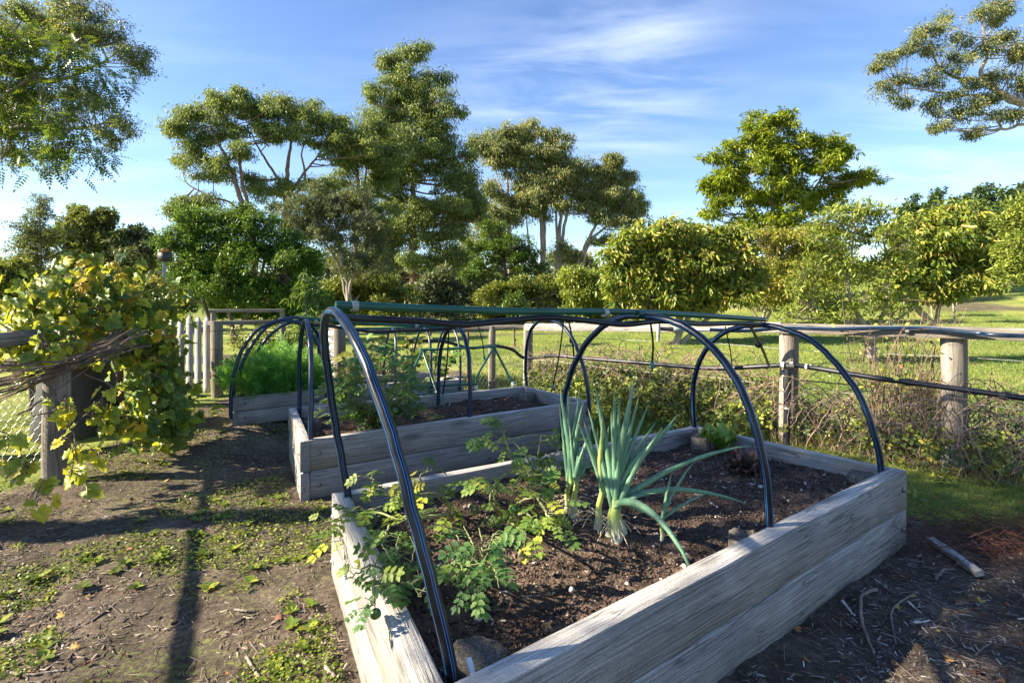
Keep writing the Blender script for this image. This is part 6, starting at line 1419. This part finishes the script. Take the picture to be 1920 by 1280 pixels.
mb = MB(); c0 = PZ(797, 1068, .31); mb.tube([c0, c0 + [.02, -.03, .004], c0 + [.04, -.06, .006]], .014, seg=12, cap=False); mb.tube([c0 + [.002, -.002, 0], c0 + [.04, -.058, .006]], .0115, seg=12)
tag(mb.build('clay_pipe', M['terracotta'], smooth=True, loc=tuple(c0)), 'short broken clay pipe on the soil behind the near hoop', 'pipe')
p0 = PZ(885, 1270, .36); o = pipe('white_peg', [p0 + [-.01, .02, .035], p0 + [.005, -.02, .02], p0 + [.02, -.06, 0]], .008, M['pvc'], loc=tuple(p0), n=8); tag(o, 'short white peg lying by the near corner post', 'peg')
s0 = PZ(815 , 790, .33); mb = MB(); mb.sticks([Q(845, 745, 4.7)], [Q(842, 762, 4.55)], .010, .008, 6); tag(mb.build('wooden_stake', M['twig'], loc=tuple(Q(842, 762, 4.55))), 'short wooden stake in the middle bed', 'stake')

# ------------------------------------------------------------------ brambles along the fence
BR = 'bramble bushes on the fence'
def bramble(label, s0, s1, off, h, n, seed, tint=(0, 1), canes=26, dens=1.0, ls=.05):
    r2 = np.random.default_rng(seed)
    c = FP[0] + fd * (s0 + s1) / 2 + fn * off
    t = thing('bramble_bush', label, 'bramble', (c[0], c[1], 0), BR); st = MB(); lf_ = MB()
    u = s0 + (s1 - s0) * r2.random(n); w = r2.normal(size=n) * .28 + off
    xy = FP[0] + fd * u[:, None] + fn * w[:, None]
    top = h * (.45 + .75 * fbm(u * 1.6, w * 1.6, seed)) * np.exp(-((w - off) / .55) ** 2)
    z = top * r2.random(n) ** .7 + .03
    d = rdirs(n); d[:, 2] -= .25; nn = rdirs(n) * .6 + np.array([-.35, -.3, .9])
    lf_.scatter(*T_BRAM, np.column_stack([xy, z]), frames(d, nn), ls * (.6 + .8 * r2.random(n)), tint=tint[0] + (tint[1] - tint[0]) * r2.random(n) ** 1.2)
    for k in range(canes):
        a = FP[0] + fd * (s0 + (s1 - s0) * r2.random()) + fn * (off + .15 * r2.normal()); L = .5 + .7 * r2.random(); az = r2.random() * 6.28; hh = h * (.7 + .6 * r2.random())
        p = [np.array([a[0], a[1], 0]), np.array([a[0] + .3 * L * math.cos(az), a[1] + .3 * L * math.sin(az) * .5, hh * .8]), np.array([a[0] + .7 * L * math.cos(az), a[1] + .7 * L * math.sin(az) * .5, hh]), np.array([a[0] + 1.1 * L * math.cos(az), a[1] + 1.1 * L * math.sin(az) * .5, hh * .6])]
        sp = smooth_path(p, 18); st.tube(sp + r2.normal(size=sp.shape) * .006, np.linspace(.006, .0018, len(sp)), seg=5, cap=False)
        m_ = 6; i_ = r2.integers(2, len(sp), m_); e = sp[i_] + r2.normal(size=(m_, 3)) * .09; st.sticks(sp[i_], e, .0018, .0008)
    st.build('cane', M['cane_red'], t, smooth=True); lf_.build('foliage', M['bramble'], t)
bramble('bramble hedge section nearest the corner post', .1, 1.1, .10, .60, 2600, 1, (0, .7), 34)
bramble('thick bramble hedge section behind the onions', 1.0, 2.1, .12, .66, 3300, 2, (0, .7), 44)
bramble('bramble hedge section left of the post with the riser pipe', 2.0, 3.3, .14, .60, 3300, 3, (0, .8), 50)
bramble('open bramble tangle with red canes between the two right posts', 3.4, 4.6, .12, .50, 850, 4, (.05, .9), 70)
bramble('bramble tangle climbing round the far right post', 4.5, 5.6, .10, .55, 900, 5, (.05, .9), 70)
bramble('bramble tangle cut off at the right edge', 5.5, 6.9, .12, .52, 850, 6, (.05, .9), 60)
# tall bare canes
bc = thing('bare_cane_shrub', 'bare twiggy rose shrub with purple canes before the right post', 'shrub', (P(1700, 0, 4.6)[0], 4.6, 0))
mb = MB()
for k in range(80):
    a = P(1640 + 120 * rng.random(), 830, 4.55); b_ = a + np.array([rng.normal() * .25, rng.normal() * .12, .75 + .35 * rng.random()]); a[2] = 0.02
    sp = bez(a, (a + b_) / 2 + rng.normal(size=3) * .12, b_ + rng.normal(size=3) * .1, 12); mb.tube(sp, np.linspace(.0055, .0012, 12), seg=5, cap=False)
    i_ = rng.integers(4, 12, 7); e = sp[i_] + rng.normal(size=(7, 3)) * .10; mb.sticks(sp[i_], e, .0016, .0007)
mb.build('cane', M['cane_red'], bc)['kind'] = 'stuff'
mb = MB(); n = 130; pos = P(1690, 690, 4.55) + rng.normal(size=(n, 3)) * [.28, .15, .22]; mb.scatter(*T_BROAD, pos, frames(rdirs(n), rdirs(n)), .03 + .03 * rng.random(n), tint=.4 + .6 * rng.random(n)); mb.build('foliage', M['bramble'], bc)

# ------------------------------------------------------------------ ground cover (stuff)
def stuff(mb, name, mats, label, **kw):
    o = mb.build(name, mats, **kw); o['kind'] = 'stuff'; o['label'] = label; return o
def free(x, y, grow=.03): return ~in_any_bed(x, y, grow)
# view wedge sampling on the ground, denser close by
def sample(n, y0, y1, pw=1.6, x0=-1.05, x1=1.05):
    y = y0 + (y1 - y0) * rng.random(n) ** pw; x = y * (x0 + (x1 - x0) * rng.random(n)); return x, y
# wood chip litter
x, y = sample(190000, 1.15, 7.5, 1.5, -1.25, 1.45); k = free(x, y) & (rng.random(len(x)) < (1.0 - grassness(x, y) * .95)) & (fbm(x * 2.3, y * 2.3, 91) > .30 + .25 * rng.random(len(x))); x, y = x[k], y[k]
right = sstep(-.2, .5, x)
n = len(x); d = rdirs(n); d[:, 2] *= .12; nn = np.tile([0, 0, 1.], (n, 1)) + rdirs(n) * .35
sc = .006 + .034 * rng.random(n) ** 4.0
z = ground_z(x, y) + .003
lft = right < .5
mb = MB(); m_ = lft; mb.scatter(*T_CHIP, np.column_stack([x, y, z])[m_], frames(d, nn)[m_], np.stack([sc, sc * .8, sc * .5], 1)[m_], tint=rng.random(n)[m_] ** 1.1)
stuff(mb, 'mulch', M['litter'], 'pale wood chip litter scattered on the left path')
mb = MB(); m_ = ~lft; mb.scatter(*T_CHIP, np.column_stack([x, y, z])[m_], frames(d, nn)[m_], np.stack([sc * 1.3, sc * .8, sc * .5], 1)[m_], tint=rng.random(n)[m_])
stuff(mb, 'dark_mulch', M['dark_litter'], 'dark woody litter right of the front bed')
# fine twigs
x, y = sample(5200, 1.15, 6.0, 1.4); k = free(x, y) & (grassness(x, y) < .5); x, y = x[k], y[k]; n = len(x); z = ground_z(x, y) + .006
a = rng.random(n) * 6.28; L = .02 + .09 * rng.random(n) ** 2
A_ = np.column_stack([x, y, z]); B_ = A_ + np.column_stack([L * np.cos(a), L * np.sin(a), .006 * rng.normal(size=n)])
mb = MB(); mb.sticks(A_, B_, .0012 + .001 * rng.random(n), .0008); stuff(mb, 'twig_litter', M['twig'], 'fine dead twigs strewn over the earth')
# weeds in patches
x, y = sample(120000, 1.15, 7.5, 1.35, -1.1, 0.2); pn = fbm(x * 1.6, y * 1.6, 61); k = free(x, y, .06) & (pn + .35 * (fbm(x * 5, y * 5, 8) - .5) > .545) & (rng.random(len(x)) < .85); x, y = x[k], y[k]; n = len(x)
d = rdirs(n); d[:, 2] = .1 + .5 * rng.random(n); nn = np.tile([0, 0, 1.], (n, 1)) + rdirs(n) * .4
mb = MB(); mb.scatter(*T_BROAD, np.column_stack([x, y, ground_z(x, y) + .004 + .018 * rng.random(n)]), frames(d, nn), np.stack([.007 + .011 * rng.random(n)] * 3, 1) * [1, 1.2, 1], tint=rng.random(n))
stuff(mb, 'weeds', M['weed'], 'low green weeds creeping over the left path')
# bigger weed rosettes
x, y = sample(420, 1.3, 6.5, 1.2, -1.0, .1); k = free(x, y, .1) & (fbm(x * 1.6, y * 1.6, 61) > .5); x, y = x[k], y[k]
mb = MB()
for xx, yy in zip(x, y):
    m_ = 9; az = rng.random(m_) * 6.28; d = np.stack([np.cos(az), np.sin(az), .25 + .3 * rng.random(m_)], 1); mb.scatter(*T_LOBED, np.tile([xx, yy, float(ground_z(xx, yy)) + .006], (m_, 1)), frames(d, np.tile([0, 0, 1.], (m_, 1))), .025 + .03 * rng.random(m_), tint=rng.random(m_))
stuff(mb, 'broadleaf_weeds', M['weed'], 'toothed weed rosettes on the left path')
# grass
def grass(name, n, y0, y1, pw, x0, x1, h, wd, label, mat='grass', thr=.45):
    x, y = sample(n, y0, y1, pw, x0, x1); g = grassness(x, y); k = free(x, y, .02) & (g + .3 * (fbm(x * 6, y * 6, 4) - .5) > thr); x, y = x[k], y[k]; n = len(x)
    d = rdirs(n) * .75; d[:, 2] = .6 + .6 * rng.random(n); nn = rdirs(n)
    sl = h * (.5 + rng.random(n)); mb = MB()
    mb.scatter(*T_BLADE, np.column_stack([x, y, ground_z(x, y) - .002]), frames(d, nn), np.stack([sl, np.full(n, wd), sl], 1), tint=np.clip(rng.random(n) * .6 + .4 * fbm(x * 1.5, y * 1.5, 14), 0, 1) ** 1.1)
    stuff(mb, name, M[mat], label)
grass('grass', 120000, 2.4, 7.5, 1.0, -.2, 1.05, .030, .0035, 'short mown grass between the beds and the fence')
grass('lawn_grass', 110000, 5.0, 22, 1.5, -.1, 1.05, .055, .009, 'lawn beyond the fence')
x, y = sample(26000, 3.0, 8.5, 1.0, -.1, 1.05); s_ = beyond_fence(x, y); k = (np.abs(s_ - .05) < .32) & (rng.random(len(x)) < .9); x, y = x[k], y[k]; n = len(x)
d = rdirs(n) * .7; d[:, 2] = .5 + .7 * rng.random(n); sl = .06 + .16 * rng.random(n) ** 2
mb = MB(); mb.scatter(*T_BLADE, np.column_stack([x, y, ground_z(x, y)]), frames(d, rdirs(n)), np.stack([sl, np.full(n, .004), sl], 1)); stuff(mb, 'dry_grass', M['dry_grass'], 'dry straw coloured grass along the fence foot')
# dead leaves lying about
x, y = sample(900, 1.3, 7.0, 1.2); k = free(x, y, .03) & (grassness(x, y) < .6); x, y = x[k], y[k]; n = len(x)
d = rdirs(n); d[:, 2] *= .15; nn = np.tile([0, 0, 1.], (n, 1)) + rdirs(n) * .5
mb = MB(); mb.scatter(*T_GRAPE, np.column_stack([x, y, ground_z(x, y) + .01]), frames(d, nn), .010 + .022 * rng.random(n) ** 2, tint=rng.random(n) ** 1.3); stuff(mb, 'fallen_leaves', M['dead_leaf'], 'curled brown and yellow leaves fallen on the path')

# single sticks and chunks worth naming
def stick(label, pts, r_, mat='twig', name='stick', group='sticks lying on the ground', forks=()):
    p = []
    for q in pts:
        w = PZ(q[0], q[1], .02); w[2] = float(ground_z(w[0], w[1])) + r_ * .8 + (q[2] if len(q) > 2 else 0); p.append(w)
    r_ = r_ * .72; sp = smooth_path(p, 22); mb = MB(); mb.tube(sp + rng.normal(size=sp.shape) * r_ * .18, np.linspace(r_, r_ * .6, len(sp)), seg=8)
    o = mb.build(name, M[mat], smooth=True, loc=tuple(p[0])); tag(o, label, 'stick', group)
stick('curved thick grey root beside the front board', [(1642, 1105), (1615, 1120), (1617, 1160), (1630, 1195), (1638, 1215)], .011)
stick('forked crooked twig right of the curved root', [(1720, 1103), (1690, 1125), (1672, 1145), (1674, 1170), (1680, 1195)], .007)
stick('short pale bone like stick by the front board', [(1580, 1122), (1590, 1135), (1602, 1148)], .009, 'stone')
stick('white bone like stick in the dark litter', [(1715, 1165), (1730, 1160), (1744, 1156)], .008, 'stone')
stick('small white splinter above the bone like stick', [(1703, 1125), (1712, 1132), (1727, 1143)], .006, 'stone')
stick('pale curled stick near the weathered board', [(1755, 1075), (1770, 1063), (1790, 1062)], .010)
stick('long bent twig at the lower left', [(10, 1248), (45, 1262), (90, 1258), (120, 1254)], .007)
stick('pale forked stick at the bottom of the path', [(462, 1220), (478, 1245), (495, 1268), (515, 1270)], .008)
stick('short pale stick on the sunny path', [(440, 1137), (460, 1142), (475, 1140)], .008)
stick('slanting stick below the short pale stick', [(438, 1160), (455, 1152), (478, 1144)], .006)
stick('dark curled root against the left board', [(628, 1262), (612, 1245), (614, 1225), (632, 1215)], .012, 'bark_grey')
stick('straight thin stick in the left litter', [(172, 1160), (200, 1140), (232, 1122)], .005)
stick('thin stick at the lower right corner', [(1830, 1215), (1850, 1200), (1880, 1190)], .005)
p0, p1 = PZ(1745, 1008, .03), PZ(1838, 1078, .02)
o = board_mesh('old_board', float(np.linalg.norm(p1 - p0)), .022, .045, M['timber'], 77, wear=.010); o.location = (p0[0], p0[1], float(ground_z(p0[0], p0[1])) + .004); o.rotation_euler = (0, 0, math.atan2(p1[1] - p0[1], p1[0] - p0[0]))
tag(o, 'split weathered board lying on the dark litter right of the bed', 'board')
# heap of rusty brown dead fronds at the right
hp = thing('brushwood_heap', 'heap of rusty brown dead fronds at the right edge', 'heap', PZ(1890, 1040, .02)); mb = MB()
c0 = PZ(1880, 1030, .02); n = 900
A_ = c0 + rng.normal(size=(n, 3)) * [.28, .16, 0] + [.12, .05, .03]; A_[:, 2] = ground_z(A_[:, 0], A_[:, 1]) + .12 * rng.random(n); dd = rdirs(n) * [.22, .18, .10]
mb.sticks(A_, A_ + dd, .0018, .0008); mb.build('frond', M['rust'], hp)

# ------------------------------------------------------------------ unseen tree added left of the frame to shade the garden
tree('unseen_shade_tree', 'unseen tree added left of the garden to throw shade over the beds', 'tree', 3.6,
     [(-7.6, .5, 6.0, 1.0, 1.0, .65), (-7.8, 2.3, 5.6, 1.0, 1.0, 1.0), (-8.2, -.8, 6.0, 1.2, 1.3, 1.0), (-7.8, 3.6, 4.9, 1.0, 1.0, .8), (-8.6, 1.6, 7.2, 1.2, 1.6, 1.0), (-8.4, 4.0, 5.2, 1.2, 1.2, 1.0), (-6.6, .6, 2.8, .6, .4, .14)],
     [[(-8.6, 2.2, -.1, .30), (-8.5, 2.3, 1.5, .24), (-8.3, 2.4, 3.2, .16), (-8.2, 2.5, 4.6, .08)], [(-8.6, 2.2, 0, .2), (-8.4, 3.2, 1.6, .13), (-8.1, 4.2, 3.0, .07)]],
     'dense', 'bark_grey', n_clump=620, per=26, cs=.24, ll=.13, lw=.45, shell=.15, under=.6, sub=6, wld=True)
